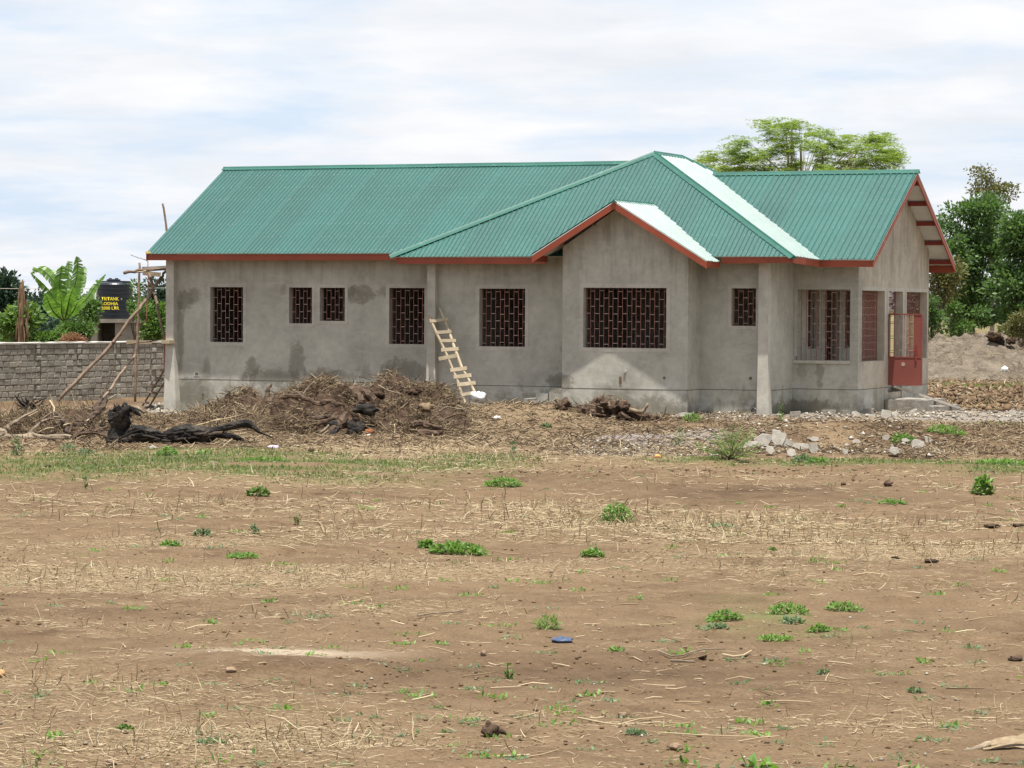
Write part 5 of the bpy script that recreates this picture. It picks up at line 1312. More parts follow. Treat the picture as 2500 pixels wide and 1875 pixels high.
# 2 small heap in front of the left windows
small, _ = heap('brush_heap', 'smaller heap of dry stalks and roots below the first window', 'heap',
     [(601, 56.5, 40, 0.6, 952), (560, 56, 45, 0.7, 980), (650, 56, 48, 0.7, 975), (700, 55.5, 35, 0.7, 985), (520, 55.4, 48, 0.8, 1000), (470, 54.5, 36, 0.8, 1018), (600, 54, 70, 0.8, 1012), (655, 52.5, 60, 0.8, 1035), (560, 51.5, 60, 0.7, 1050)],
     None, (400, 760), (50.2, 58.5), 7500, seed=3, L=(0.06, 0.30), rough=0.05)
SIi = ident(small); c1 = lambda x, y, d=55.0: (x/3.16, 930+y/3.16, d)
for pts, r, m in (([c1(2085, 210, 55), c1(2060, 160, 55), c1(2055, 100, 55.1), c1(2070, 60, 55.1), c1(2095, 25, 55.2)], [0.05, 0.055, 0.05, 0.04, 0.02], M_ROOT),
    ([c1(1810, 165, 55.6), c1(1870, 185, 55.5), c1(1915, 250, 55.3)], 0.016, M_STRAW), ([c1(1600, 145, 56), c1(1650, 170, 56), c1(1740, 160, 56)], 0.03, M_ROOT), ([c1(1850, 80, 56.3), c1(1900, 40, 56.4), c1(1960, 75, 56.4)], 0.014, M_LOG),
    ([c1(1670, 330, 53), c1(1740, 250, 53.3), c1(1745, 200, 53.5)], 0.014, M_TWIG), ([c1(1480, 360, 52), c1(1600, 320, 52), c1(1850, 265, 52.5)], 0.013, M_STRAW), ([c1(1500, 350, 52), c1(1640, 310, 52), c1(1700, 290, 52.5)], 0.016, M_STRAW),
    ([c1(1440, 250, 56), c1(1500, 225, 56), c1(1560, 220, 56)], 0.010, M_LOG), ([c1(2130, 150, 55), c1(2135, 95, 55)], 0.012, M_LOG)):
    root(pts, r, small, SIi, m, 'root' if m is M_ROOT else 'twig', seed=3)
# 3 tangle of branches at the left
tang, _ = heap('branch_tangle', 'low tangle of dry branches and stalks at the left picture edge', 'heap',
     [(60, 50.5, 60, 0.9, 1030), (150, 50.5, 70, 0.9, 1012), (215, 51, 50, 0.9, 1015), (100, 49.5, 100, 0.7, 1045), (10, 49.5, 40, 0.7, 1032), (240, 49.3, 40, 0.7, 1050)],
     None, (-60, 330), (47.6, 54.5), 5500, seed=4, L=(0.08, 0.45), up=0.45, rough=0.05)
TIi = ident(tang); c3 = lambda x, y, d=48.8: (x/5.267, 940+y/5.267, d)
for pts, r, m in (([c3(0, 740, 48.6), c3(150, 690, 48.5), c3(400, 670, 48.4), c3(700, 665, 48.3), c3(920, 680, 48.2)], [0.09, 0.085, 0.07, 0.06, 0.045], M_LOG),
    ([c3(-150, 560, 48.8), c3(20, 610, 48.7), c3(60, 660, 48.6)], [0.1, 0.1, 0.07], M_LOG), ([c3(70, 590, 48.9), c3(120, 530, 48.9), c3(240, 440, 49), c3(470, 320, 49.2)], [0.075, 0.05, 0.03, 0.022], M_LOG),
    ([c3(180, 500, 49), c3(330, 430, 49.1), c3(480, 340, 49.3)], 0.02, M_STRAW),
    ([c3(380, 620, 48.7), c3(420, 570, 48.7), c3(560, 460, 48.9), c3(680, 420, 49), c3(760, 415, 49)], 0.032, M_LOG), ([c3(700, 340, 49.3), c3(780, 420, 49.1), c3(850, 490, 48.9), c3(870, 620, 48.7)], [0.03, 0.035, 0.045, 0.045], M_TWIG),
    ([c3(880, 630, 48.6), c3(910, 560, 48.7), c3(950, 460, 48.8)], 0.03, M_ROOT), ([c3(960, 510, 48.9), c3(1080, 520, 48.8), c3(1140, 480, 48.8), c3(1200, 400, 48.9), c3(1290, 320, 49), c3(1370, 190, 49.2)], [0.03, 0.04, 0.05, 0.05, 0.05, 0.035], M_TWIG),
    ([c3(1370, 190, 49.2), c3(1450, 150, 49.3), c3(1530, 110, 49.4)], 0.013, M_LOG), ([c3(1230, 350, 49), c3(1260, 280, 49.1), c3(1310, 190, 49.2), c3(1300, 150, 49.2), c3(1340, 60, 49.4), c3(1395, -60, 49.5), c3(1450, -235, 49.6)], [0.045, 0.045, 0.035, 0.022, 0.016, 0.012, 0.007], M_TWIG),
    ([c3(1225, 300, 49.2), c3(1200, 290, 49.3), c3(1290, 200, 49.3)], 0.03, M_ROOT), ([c3(920, 700, 48.4), c3(1000, 620, 48.5), c3(1080, 540, 48.7)], 0.032, M_ROOT),
    ([c3(930, 690, 48.3), c3(1060, 620, 48.3), c3(1200, 610, 48.3), c3(1350, 650, 48.2), c3(1490, 740, 48.1)], 0.025, M_ROOT), ([c3(1000, 640, 48.4), c3(1180, 580, 48.4), c3(1330, 620, 48.3), c3(1440, 720, 48.2)], 0.022, M_TWIG),
    ([c3(1180, 600, 48.3), c3(1330, 580, 48.4), c3(1470, 570, 48.5)], 0.018, M_TWIG), ([c3(1010, 700, 48.1), c3(1180, 740, 48.0), c3(1330, 730, 48)], 0.025, M_TWIG), ([c3(860, 480, 49.2), c3(760, 520, 49), c3(640, 560, 48.9)], 0.016, M_TWIG),
    ([c3(300, 720, 48.2), c3(500, 680, 48.2), c3(750, 690, 48.1)], 0.016, M_TWIG), ([c3(1190, 560, 49), c3(1250, 500, 49.1), c3(1330, 440, 49.2)], 0.012, M_STRAW), ([c3(520, 270, 49.6), c3(620, 250, 49.6), c3(700, 235, 49.6)], 0.014, M_LOG), ([c3(640, 200, 49.6), c3(700, 290, 49.4), c3(690, 360, 49.2)], 0.02, M_STRAW)):
    root(pts, r, tang, TIi, m, 'branch', seed=5)
rnd = random.Random(8)
for k in range(46):
    x, y = rnd.uniform(100, 1450), rnd.uniform(430, 720); l = rnd.uniform(60, 260); a = rnd.uniform(-0.7, 0.7)
    root([c3(x, y, 48.7), c3(x+l*0.5*math.cos(a), y-l*0.5*math.sin(a)-rnd.uniform(0, 25), 48.8), c3(x+l*math.cos(a), y-l*math.sin(a), 48.9)], rnd.uniform(0.006, 0.018), tang, TIi, rnd.choice([M_LOG, M_TWIG, M_STRAW, M_ROOT]), 'twig', nn=5, seed=k)
# burnt spiky bush
bb = thing('burnt_bush', 'black burnt bush with curling bare stems in front of the boundary wall', 'bush', tuple(at(74, 1008, 51))); BBi = ident(bb)
for k, pts in enumerate(([(380, 300), (300, 250), (230, 180), (190, 130)], [(380, 300), (260, 230), (220, 170), (240, 110), (320, 92), (380, 100)], [(385, 300), (330, 240), (290, 190), (270, 150)], [(390, 300), (370, 240), (360, 190)], [(395, 300), (400, 240), (440, 190), (520, 175), (590, 220)],
        [(400, 300), (440, 250), (510, 200), (580, 170)], [(400, 310), (460, 270), (560, 250), (620, 270)], [(385, 310), (300, 290), (230, 260), (200, 215)], [(390, 310), (350, 260), (345, 200), (320, 160)], [(400, 310), (430, 230), (425, 190), (460, 170)], [(380, 320), (320, 300), (250, 300)], [(400, 310), (480, 290), (540, 230), (570, 185)], [(388, 300), (310, 215), (250, 200), (195, 190)])):
    root([c3(x, y, 51+0.12*((k*7) % 5-2)*i/3) for i, (x, y) in enumerate(pts)], [0.028, 0.02, 0.014, 0.007, 0.005, 0.004][:len(pts)], bb, BBi, M_CHAR, 'stem', nn=5, seed=k)
root([c3(330, 380, 51), c3(380, 340, 51), c3(400, 300, 51)], 0.07, bb, BBi, M_CHAR, 'root_crown')
# 4 charred log with its root stump
logt = thing('charred_log', 'long black charred log with gnarled upright root stump at its left end', 'log', tuple(at(330, 1080, 47.2))); LGi = ident(logt); d_ = 47.3
for nm, pts, r in (('stump', [c3(1510, 790, d_), c3(1520, 640, d_), c3(1560, 560, d_), c3(1560, 470, d_), c3(1540, 400, d_), c3(1570, 340, d_)], [0.18, 0.15, 0.12, 0.16, 0.18, 0.10]),
    ('log', [c3(1500, 760, d_), c3(1620, 715, d_), c3(1760, 660, d_), c3(1900, 690, d_), c3(2060, 740, d_), c3(2150, 720, d_)], [0.16, 0.17, 0.19, 0.18, 0.17, 0.13]),
    ('log', [c3(2140, 680, d_), c3(2290, 640, d_), c3(2400, 645, d_), c3(2560, 650, d_), c3(2700, 630, d_), c3(2780, 600, d_)], [0.12, 0.16, 0.165, 0.15, 0.12, 0.08]),
    ('branch', [c3(2700, 610, d_), c3(2800, 570, d_), c3(2950, 530, d_), c3(3080, 500, d_), c3(3180, 490, d_), c3(3250, 530, d_), c3(3330, 600, d_)], [0.07, 0.06, 0.055, 0.06, 0.07, 0.05, 0.03]),
    ('branch', [c3(2740, 620, d_), c3(2900, 650, d_), c3(3000, 660, d_), c3(3090, 690, d_), c3(3180, 760, d_)], [0.06, 0.05, 0.05, 0.03, 0.012]), ('branch', [c3(3320, 600, d_), c3(3420, 640, d_), c3(3520, 690, d_)], [0.02, 0.012, 0.008]),
    ('root', [c3(1570, 350, d_), c3(1600, 290, d_), c3(1610, 215, d_)], [0.09, 0.06, 0.02]), ('root', [c3(1520, 480, d_-.1), c3(1540, 390, d_-.2), c3(1600, 320, d_-.2), c3(1670, 275, d_-.1)], [0.05, 0.05, 0.04, 0.03]),
    ('root', [c3(1640, 300, d_), c3(1710, 310, d_), c3(1770, 360, d_), c3(1810, 400, d_)], [0.06, 0.045, 0.035, 0.012]), ('root', [c3(1670, 300, d_+.1), c3(1770, 295, d_+.1), c3(1860, 360, d_+.1)], [0.045, 0.035, 0.012]), ('root', [c3(1680, 380, d_), c3(1720, 340, d_), c3(1780, 360, d_)], [0.04, 0.03, 0.015]),
    ('root', [c3(1700, 470, d_), c3(1640, 430, d_), c3(1600, 380, d_)], [0.05, 0.06, 0.06]), ('root', [c3(1470, 450, d_), c3(1470, 380, d_), c3(1500, 320, d_)], [0.07, 0.07, 0.04]),
    ('splinter', [c3(1730, 560, d_-.15), c3(1850, 590, d_-.15), c3(2000, 640, d_-.15), c3(2140, 690, d_-.1)], 0.05), ('splinter', [c3(1530, 690, d_-.25), c3(1700, 610, d_-.25), c3(1800, 575, d_-.25), c3(1950, 600, d_-.2)], 0.02), ('splinter', [c3(1740, 640, d_-.2), c3(1900, 660, d_-.22), c3(2060, 700, d_-.2)], 0.03)):
    root(pts, r, logt, LGi, M_LOG if nm == 'root' and pts[0][0] > 316.5 or (nm == 'splinter' and r == 0.05 and False) else M_CHAR, nm, nn=18, rough=0.2, seed=11)
# 5 stumps dug out, in front of the bay
st2, _ = heap('stump_heap', 'dark heap of uprooted stumps and clods in front of the big bay window', 'heap',
     [(1480, 55.2, 45, 0.45, 986), (1540, 55.0, 45, 0.45, 1000), (1430, 55.0, 35, 0.45, 1000), (1590, 54.6, 26, 0.35, 1020)], None, (1340, 1640), (53.4, 56.8), 1400, seed=5, L=(0.05, 0.25), rough=0.10)
S2 = ident(st2); c4 = lambda x, y, d=54.6: (1350+x/3.19, 600+y/3.19, d)
for i, (x, y, rx, rz, a) in enumerate(((75, 1250, 19, 13, 0.6), (230, 1290, 12, 9, 0), (380, 1230, 17, 14, 0.3), (470, 1270, 20, 16, -0.2), (540, 1245, 15, 13, 0.4), (330, 1320, 20, 9, 0), (430, 1340, 22, 10, 0), (640, 1310, 18, 10, -0.5), (560, 1340, 18, 9, -0.3), (770, 1350, 16, 9, 0.2), (700, 1340, 14, 9, 0), (250, 1345, 16, 7, 0), (600, 1290, 14, 8, -.6))):
    k = 54.6/FPX; o = rough_blob('stump', at(*c4(x, y, 54.6-0.1*(i % 3))), (rx*k, rx*k*0.8, rz*k), 70+i, M_ROOT, st2, (22, 14), 0.55, 3.2, rot=a); o.matrix_parent_inverse = S2
for pts, r, m in (([c4(20, 1190), c4(50, 1230), c4(90, 1270)], 0.05, M_LOG), ([c4(440, 1255, 54.2), c4(435, 1215, 54.2)], 0.035, M_LOG), ([c4(600, 1280, 54.3), c4(680, 1300, 54.2), c4(720, 1265, 54.2), c4(742, 1235, 54.2)], 0.045, M_LOG),
    ([c4(800, 1375, 54), c4(840, 1350, 54), c4(870, 1310, 54), c4(882, 1250, 54)], 0.014, M_ROOT), ([c4(200, 1180, 54.5), c4(230, 1230, 54.4), c4(330, 1245, 54.3), c4(390, 1265, 54.3)], 0.012, M_LOG), ([c4(190, 1400, 54), c4(240, 1370, 54), c4(290, 1340, 54)], 0.012, M_LOG),
    ([c4(500, 1205, 54.5), c4(560, 1210, 54.5)], 0.03, M_LOG), ([c4(290, 1310, 54), c4(310, 1370, 54)], 0.012, M_STRAW), ([c4(330, 1190, 54.6), c4(350, 1240, 54.5)], 0.04, M_ROOT), ([c4(20, 1480, 52), c4(60, 1450, 52), c4(220, 1520, 51.6)], 0.012, M_TWIG)):
    root(pts, r, st2, S2, m, 'root', seed=9)
# 6 far soil heap on the right
far, fh = heap('soil_heap', 'large pale brown soil heap beyond the right end of the house', 'heap',
     [(2400, 97, 120, 3.2, 812), (2330, 97, 110, 3.0, 824), (2440, 97, 55, 2.0, 808), (2280, 97, 90, 2.6, 838), (2470, 96, 70, 2.4, 846), (2520, 95, 60, 2.4, 880)], None, (2180, 2640), (91, 103), 2500, seed=6, L=(0.1, 0.4),
     mat=m_varied('pale_subsoil', (0.10, 0.078, 0.058), (0.24, 0.195, 0.145), 2.2, bump=1.0, bscale=8, bdist=0.15, c3=(0.17, 0.138, 0.10)), rough=0.06, res=0.08, ns=3.2)
FI = ident(far)
for i, (u, v, ru, rv, m) in enumerate(((2428, 822, 18, 11, M_SOILDARK), (2441, 836, 10, 9, M_CHAR), (2466, 832, 11, 8, M_SOILDARK), (2476, 862, 10, 6, M_SOILDARK), (2400, 905, 12, 7, M_SOILDARK), (2350, 890, 9, 4, M_SOILDARK), (2465, 918, 12, 5, M_SOILDARK), (2460, 852, 8, 5, M_SOILDARK))):
    k = 94.5/FPX; o = rough_blob('clod', at(u, v, 94.8), (ru*k, ru*k*0.8, rv*k), 90+i, m, far, (18, 12), 0.5, 3.0); o.matrix_parent_inverse = FI
# piece of stone wall at right edge
lw = thing('stone_wall', 'short piece of pale block wall at the right picture edge behind the soil heap', 'wall', tuple(at(2490, 850, 108))); LWi = ident(lw)
for r_i in range(4):
    for c_i in range(5):
        u0 = 2466+c_i*17+(r_i % 2)*8; v0 = 826+r_i*11; mb = MB(); P = [Vector(at(u, v, 108)) for (u, v) in ((u0+0.6, v0+10.4), (u0+16.4, v0+10.4), (u0+16.4, v0+0.6), (u0+0.6, v0+0.6))]
        mb.add(P+[p+Ld*0.3 for p in P], [(0, 1, 2, 3), (7, 6, 5, 4), (0, 4, 5, 1), (1, 5, 6, 2), (2, 6, 7, 3), (3, 7, 4, 0)]); o = mb.build('block', M_CONC, lw); o.matrix_parent_inverse = LWi
# 7 grey sand heap and rubble
heap('sand_heap', 'low pinkish grey heap of building sand in front of the bay', 'heap', [(1540, 49.4, 75, 0.8, 1062), (1630, 49.4, 60, 0.8, 1066), (1490, 48.8, 50, 0.6, 1078), (1690, 49.8, 50, 0.6, 1062), (1580, 48.6, 75, 0.6, 1080)], None, (1400, 1800), (47.4, 51.4), 250, seed=7, L=(0.05, 0.2),
     mat=m_varied('pinkish_sand', (0.16, 0.132, 0.116), (0.29, 0.25, 0.225), 3.5, bump=1.0, bscale=18, bdist=0.05, c3=(0.235, 0.20, 0.178)), rough=0.035)
def chunk(label, u0, v0, u1, v1, seed, d=None, rot=0.0, group=None, block=False, name='concrete_chunk', m=None, fl=0.8):
    w, h = u1-u0, v1-v0
    if d is None:
        p = ground((u0+u1)/2, v1); d = sd(p.x, p.y)[1]
    k = d/FPX; c = at((u0+u1)/2, (v0+v1)/2, d); rs = random.Random(seed); mb = MB()
    # broken slab: irregular 5 to 7 sided plate with thickness
    n = 4 if block else rs.randint(5, 7); pts = []
    for i in range(n):
        a = 2*math.pi*(i+0.5)/n+(0 if block else rs.uniform(-0.28, 0.28)); rr = 1.30 if block else rs.uniform(0.8, 1.18)
        pts.append((math.cos(a)*rr*w*k/2, math.sin(a)*rr*h*k/2))
    dep = (w if block else min(w, h)*1.3)*k*fl; V = []
    for s_, q in ((-0.5, 1.0), (-0.38, 1.06), (0.5, 0.9)):
        for (x, z) in pts:
            x2, z2 = x*q*(1+rs.uniform(-.06, .06)), z*q*(1+rs.uniform(-.06, .06)); cr, sr = math.cos(rot), math.sin(rot)
            x3, z3 = x2*cr-z2*sr, x2*sr+z2*cr; y3 = s_*dep+(0 if block else (z3*0.5))
            V.append((c[0]+x3*RH[0]+y3*FH[0], c[1]+x3*RH[1]+y3*FH[1], c[2]+z3))
    F = [tuple(range(n))]
    for l in (0, n):
        for i in range(n): F.append((l+i, l+n+i, l+n+(i+1) % n, l+(i+1) % n))
    F.append(tuple(range(2*n, 3*n))[::-1]); mb.add(V, F)
    return tag(mb.build(name, m or M_CONC), label, 'rubble', group)
RB = [('curved pale concrete slab lying in the rubble right of the ferny shrub', 1836, 1060, 1884, 1090, .3), ('tallest jagged upright piece of concrete in the rubble', 1884, 1048, 1912, 1092, .5), ('wedge of concrete leaning right of the tallest jagged piece', 1908, 1072, 1942, 1092, -.35),
      ('low pale concrete slab half behind the ferny shrub', 1808, 1077, 1853, 1096, .2), ('pointed triangular piece of concrete standing at the right of the rubble pile', 1974, 1076, 1996, 1108, 0), ('flat beige stone lying on top of the pointed triangular piece', 1976, 1065, 2002, 1078, -.1),
      ('small grey piece low down at the front of the rubble pile', 1920, 1096, 1942, 1114, 0), ('small upright stone just behind the tallest jagged piece', 1905, 1056, 1920, 1070, 0), ('lower broken piece leaning below the curved concrete slab', 1868, 1086, 1890, 1110, .4),
      ('brownish broad slab between the wedge and the triangular piece', 1935, 1078, 1976, 1100, .1), ('small white stone in the soil right of the rubble pile', 2080, 1073, 2100, 1084, 0), ('flat pale stone on the soil bank left of the broad pale boulder', 2198, 1070, 2222, 1079, 0),
      ('broad pale boulder at the right of the soil bank', 2220, 1071, 2256, 1096, .1), ('beige leaning stone just right of the broad pale boulder', 2254, 1064, 2276, 1080, -.5), ('white crumbling lump on the slope below the soil bank', 2168, 1088, 2196, 1112, .2), ('pale stone on the crest of the soil bank', 2152, 1062, 2174, 1074, .3),
      ('small white stone low in the soil bank', 2057, 1096, 2071, 1110, 0), ('single pale stone standing in grass before the footing', 1878, 1028, 1892, 1042, .3), ('flat white rubble by the thin weed', 1918, 1032, 1950, 1040, 0),
      ('large pale boulder at the foot of the steps', 2146, 999, 2178, 1022, .2), ('rounded pale stone among the row before the gable wall', 2078, 1003, 2100, 1018, 0), ('small stone below the rectangular pale block', 2110, 1009, 2132, 1020, 0), ('flat pale stone in front of the lower step', 2220, 998, 2240, 1006, .3), ('small stone right of the large pale boulder', 2176, 1004, 2194, 1014, 0)]
for i, (lb, a, b_, c_, e, r_) in enumerate(RB): chunk(lb, a, b_, c_, e, 300+i, rot=r_)
for i, (lb, a, b_, c_, e) in enumerate((('long pale concrete block lying against the porch wall', 2005, 1000, 2040, 1013), ('small square pale block right of the long block', 2056, 1002, 2073, 1014), ('rectangular pale block on top of the stone row', 2103, 997, 2134, 1010), ('grey block in the shade by the porch wall corner', 1928, 1004, 1954, 1018))):
    chunk(lb, a, b_, c_, e, 350+i, block=True, name='concrete_block', fl=0.5)
chunk('grey lump of concrete at the foot of the bay corner', 1650, 1006, 1690, 1022, 360)
# small stones and clods scattered
def pebbles(n, sampler, r, m, name, seed, z=0.3):
    rs = np.random.RandomState(seed); s, d = sampler(rs, n); x, y = sd_xy(s, d); z0 = H(x, y)
    base = np.array([(1, 0, 0), (-0.9, 0.2, 0.1), (0, 1, -0.1), (0.1, -1, 0.1), (0, 0, 1), (0, 0.1, -0.7)], float); tri = np.array([(0, 2, 4), (2, 1, 4), (1, 3, 4), (3, 0, 4), (2, 0, 5), (1, 2, 5), (3, 1, 5), (0, 3, 5)])
    R_s = (r[0]+(r[1]-r[0])*rs.rand(n)**3)[:, None, None]; V = base[None]*(1+rs.uniform(-.35, .35, (n, 6, 1)))*R_s*np.array([1.15, 1, 0.7]); a = rs.uniform(0, 6.28, n); ca, sa = np.cos(a)[:, None], np.sin(a)[:, None]
    X = V[..., 0]*ca-V[..., 1]*sa+x[:, None]; Y = V[..., 0]*sa+V[..., 1]*ca+y[:, None]; Z = V[..., 2]+(z0+R_s[:, 0, 0]*z)[:, None]
    P = np.stack([X, Y, Z], -1).reshape(-1, 3).astype(np.float32); F = (tri[None]+(np.arange(n)*6)[:, None, None]).reshape(-1, 3).astype(np.int32)
    me = bpy.data.meshes.new(name); me.vertices.add(len(P)); me.vertices.foreach_set('co', P.ravel()); me.loops.add(F.size); me.loops.foreach_set('vertex_index', F.ravel())
    me.polygons.add(len(F)); me.polygons.foreach_set('loop_start', np.arange(0, F.size, 3, dtype=np.int32)); me.update(calc_edges=True)
    return link(name, me, m, kind='stuff')
def fieldsamp(d0, d1, pw=1.6, dens=None):
    def f(rs, n):
        S, D = [], []; got = 0
        while got < n:
            q = rs.rand(n*2)**pw; d = d0+(d1-d0)*q; s = rs.uniform(-0.185, 0.185, n*2)*d
            if dens is not None:
                k = rs.rand(n*2) < dens(s, d); s, d = s[k], d[k]
            S.append(s); D.append(d); got += len(s)
        return np.concatenate(S)[:n], np.concatenate(D)[:n]
    return f
_t = NT('soil_clods'); M_CLOD = _t.fin(_t.ramp(_t.island, [(0, (0.10, 0.064, 0.036)), (0.7, (0.16, 0.105, 0.062)), (1, (0.22, 0.155, 0.095))]), 0.95, 0.1)
pebbles(4500, fieldsamp(13.0, 50, 1.8, lambda s, d: np.clip(0.25+0.6*fbm(s/1.3, d/0.8, 111, 3), 0.04, 1)), (0.004, 0.018), M_CLOD, 'soil_clods', 1)
pebbles(5000, fieldsamp(38, 56, 1.0, lambda s, d: np.clip(0.3+0.6*fbm(s/1.3, d/0.8, 112, 3), 0.04, 1)), (0.008, 0.03), M_CLOD, 'soil_clods', 2)
_t = NT('light_pebbles'); M_PEB = _t.fin(_t.ramp(_t.island, [(0, (0.15, 0.125, 0.095)), (0.7, (0.27, 0.24, 0.19)), (1, (0.46, 0.42, 0.36))]), 0.9, 0.15)
pebbles(1500, fieldsamp(13, 50, 1.5), (0.004, 0.016), M_PEB, 'light_pebbles', 3)
def rubsamp(u0, u1, v0, v1):
    def f(rs, n):
        u = rs.uniform(u0, u1, n); v = rs.uniform(v0, v1, n); d = 2.25*FPX/(v-752); return (u-1250)/FPX*d, d
    return f
pebbles(450, rubsamp(1800, 2320, 1066, 1112), (0.012, 0.06), M_PEB, 'light_pebbles', 4); pebbles(1500, rubsamp(1640, 2520, 1005, 1030), (0.012, 0.06), M_PEB, 'gravel', 5); pebbles(500, rubsamp(360, 440, 975, 1006), (0.02, 0.10), M_PEB, 'gravel', 6)
pebbles(900, rubsamp(1400, 1760, 1070, 1115), (0.01, 0.04), M_PEB, 'gravel', 7)
# tufts of torn roots bristling from the charred stump
rnd = random.Random(31)
for k in range(26):
    x, y = rnd.uniform(1470, 1640), rnd.uniform(300, 520); a = rnd.uniform(0.3, 2.9); l = rnd.uniform(30, 120)
    root([c3(x, y, d_-0.1), c3(x+l*0.5*math.cos(a), y-l*0.5*math.sin(a), d_-0.12), c3(x+l*math.cos(a+0.4), y-l*math.sin(a+0.4), d_-0.1)], [0.03, 0.018, 0.006], logt, LGi, rnd.choice([M_CHAR, M_CHAR, M_TWIG]), 'root', nn=5, seed=k)
for k in range(20):
    x = rnd.uniform(1650, 2700); y = rnd.uniform(600, 720); l = rnd.uniform(80, 260)
    root([c3(x, y, d_-0.19), c3(x+l*0.5, y-rnd.uniform(-10, 25), d_-0.2), c3(x+l, y+rnd.uniform(-30, 25), d_-0.17)], rnd.uniform(0.015, 0.035), logt, LGi, M_CHAR if k % 4 else M_TWIG, 'splinter', nn=5, seed=k)
# ------------------------------------------------------------------ straw, stubble and weeds on the field
def lying(n, sampler, L, Wd, seed, el=(0.05, 0.10), name='dry_straw', m=None, along=0.0):
    rs = np.random.RandomState(seed); s, d = sampler(rs, n); x, y = sd_xy(s, d); z = H(x, y)+0.006
    a = rs.uniform(0, 6.283, n)
    if along: a = np.where(rs.rand(n) < along, YAW+rs.normal(0, 0.35, n)+np.where(rs.rand(n) < .5, math.pi, 0), a)
    e = np.abs(rs.normal(el[0], el[1], n)); D = np.stack([np.cos(a)*np.cos(e), np.sin(a)*np.cos(e), np.sin(e)], -1)
    ln = L[0]+(L[1]-L[0])*rs.rand(n)**2.0; wd = rs.uniform(Wd[0], Wd[1], n)*(0.8+d/60)
    return link(name, straw_mesh(name, straws(np.stack([x, y, z], -1), D, ln, wd, rs)), m or M_STRAW, kind='stuff')
dst = lambda s, d: masks(s, d)[1]**2.2+0.02
lying(26000, fieldsamp(13.2, 30, 1.5, dst), (0.015, 0.10), (0.0018, 0.0045), 1, along=0.45)
lying(17000, fieldsamp(28, 50, 1.1, dst), (0.04, 0.20), (0.003, 0.007), 2, along=0.5)
lying(350, fieldsamp(13.2, 40, 1.5), (0.12, 0.28), (0.004, 0.008), 3, along=0.5)
lying(2600, fieldsamp(13.2, 34, 1.4, lambda s, d: masks(s, d)[1]**2), (0.04, 0.12), (0.003, 0.006), 4, el=(0.9, 0.4), name='stubble')
lying(1500, fieldsamp(28, 46, 1.2, lambda s, d: masks(s, d)[1]**2), (0.06, 0.20), (0.005, 0.008), 5, el=(0.9, 0.4), name='stubble')
lying(36000, fieldsamp(44, 66, 1.0, lambda s, d: litter(s, d)+0.05), (0.05, 0.25), (0.004, 0.011), 6, el=(0.1, 0.25), m=M_STALK)
lying(3000, fieldsamp(64, 100, 0.8, lambda s, d: (s/d*FPX > 950)*np.clip(0.35+fbm(s/1.5, d/2.5, 161, 3), 0.02, 1)), (0.08, 0.35), (0.008, 0.02), 7, el=(0.1, 0.25), m=M_STALK)
pebbles(2500, lambda rs, n: (lambda d: (rs.uniform(0.135, 0.185, n)*d, d))(rs.uniform(64, 95, n)), (0.02, 0.12), M_CLOD, 'soil_clods', 8)
# grass and creeping green
def green(n, sampler, L, Wd, seed, m, name='green_cover', el=0.6, aspect=0.4):
    rs = np.random.RandomState(seed); s, d = sampler(rs, n); x, y = sd_xy(s, d); z = H(x, y)+0.002
    # gather into tufts
    x = x+rs.normal(0, 0.02, n); y = y+rs.normal(0, 0.02, n)
    a = rs.uniform(0, 6.283, n); e = rs.normal(el, 0.35, n); D = np.stack([np.cos(a)*np.cos(e), np.sin(a)*np.cos(e), np.abs(np.sin(e))], -1)
    ln = rs.uniform(L[0], L[1], n); N = np.array([0, 0, 1.0])+unit(n, rs)*0.6
    return link(name, quads_mesh(name, leaf_quads(np.stack([x, y, z], -1), D, N, ln, ln*aspect)), m, kind='stuff')
gd = lambda s, d: np.clip(masks(s, d)[2]-0.15, 0, 1)
green(32000, fieldsamp(34, 52, 0.9, gd), (0.02, 0.075), None, 11, m_leaf('dry_green_grass', (0.07, 0.10, 0.03), (0.17, 0.20, 0.075), (0.34, 0.32, 0.17)), 'grass', 0.7, 0.22)
green(4200, fieldsamp(52, 110, 0.8, lambda s, d: gd(s, d)*np.clip(0.35+fbm(s/1.1, d/2.0, 151, 3), 0.02, 1)), (0.04, 0.11), None, 12, m_leaf('far_grass', (0.09, 0.12, 0.035), (0.2, 0.24, 0.08), (0.34, 0.33, 0.16)), 'grass', 0.7, 0.25)
def clumpsamp(d0, d1, ncl, per, r, seed, pw=1.4):
    def f(rs, n):
        cs, cd = fieldsamp(d0, d1, pw)(rs, ncl); k = rs.randint(0, ncl, n); sz = rs.uniform(0.4, 1.3, ncl)[k]
        return cs[k]+rs.normal(0, r, n)*sz, cd[k]+rs.normal(0, r, n)*sz*0.9
    return f
green(5200, clumpsamp(13.5, 44, 210, 0, 0.05, 1), (0.012, 0.040), None, 13, G_BLUE, 'small_weeds', 0.35, 0.45)
green(3600, clumpsamp(13.5, 44, 150, 0, 0.05, 2), (0.015, 0.05), None, 14, G_WEED, 'small_weeds', 0.6, 0.4)

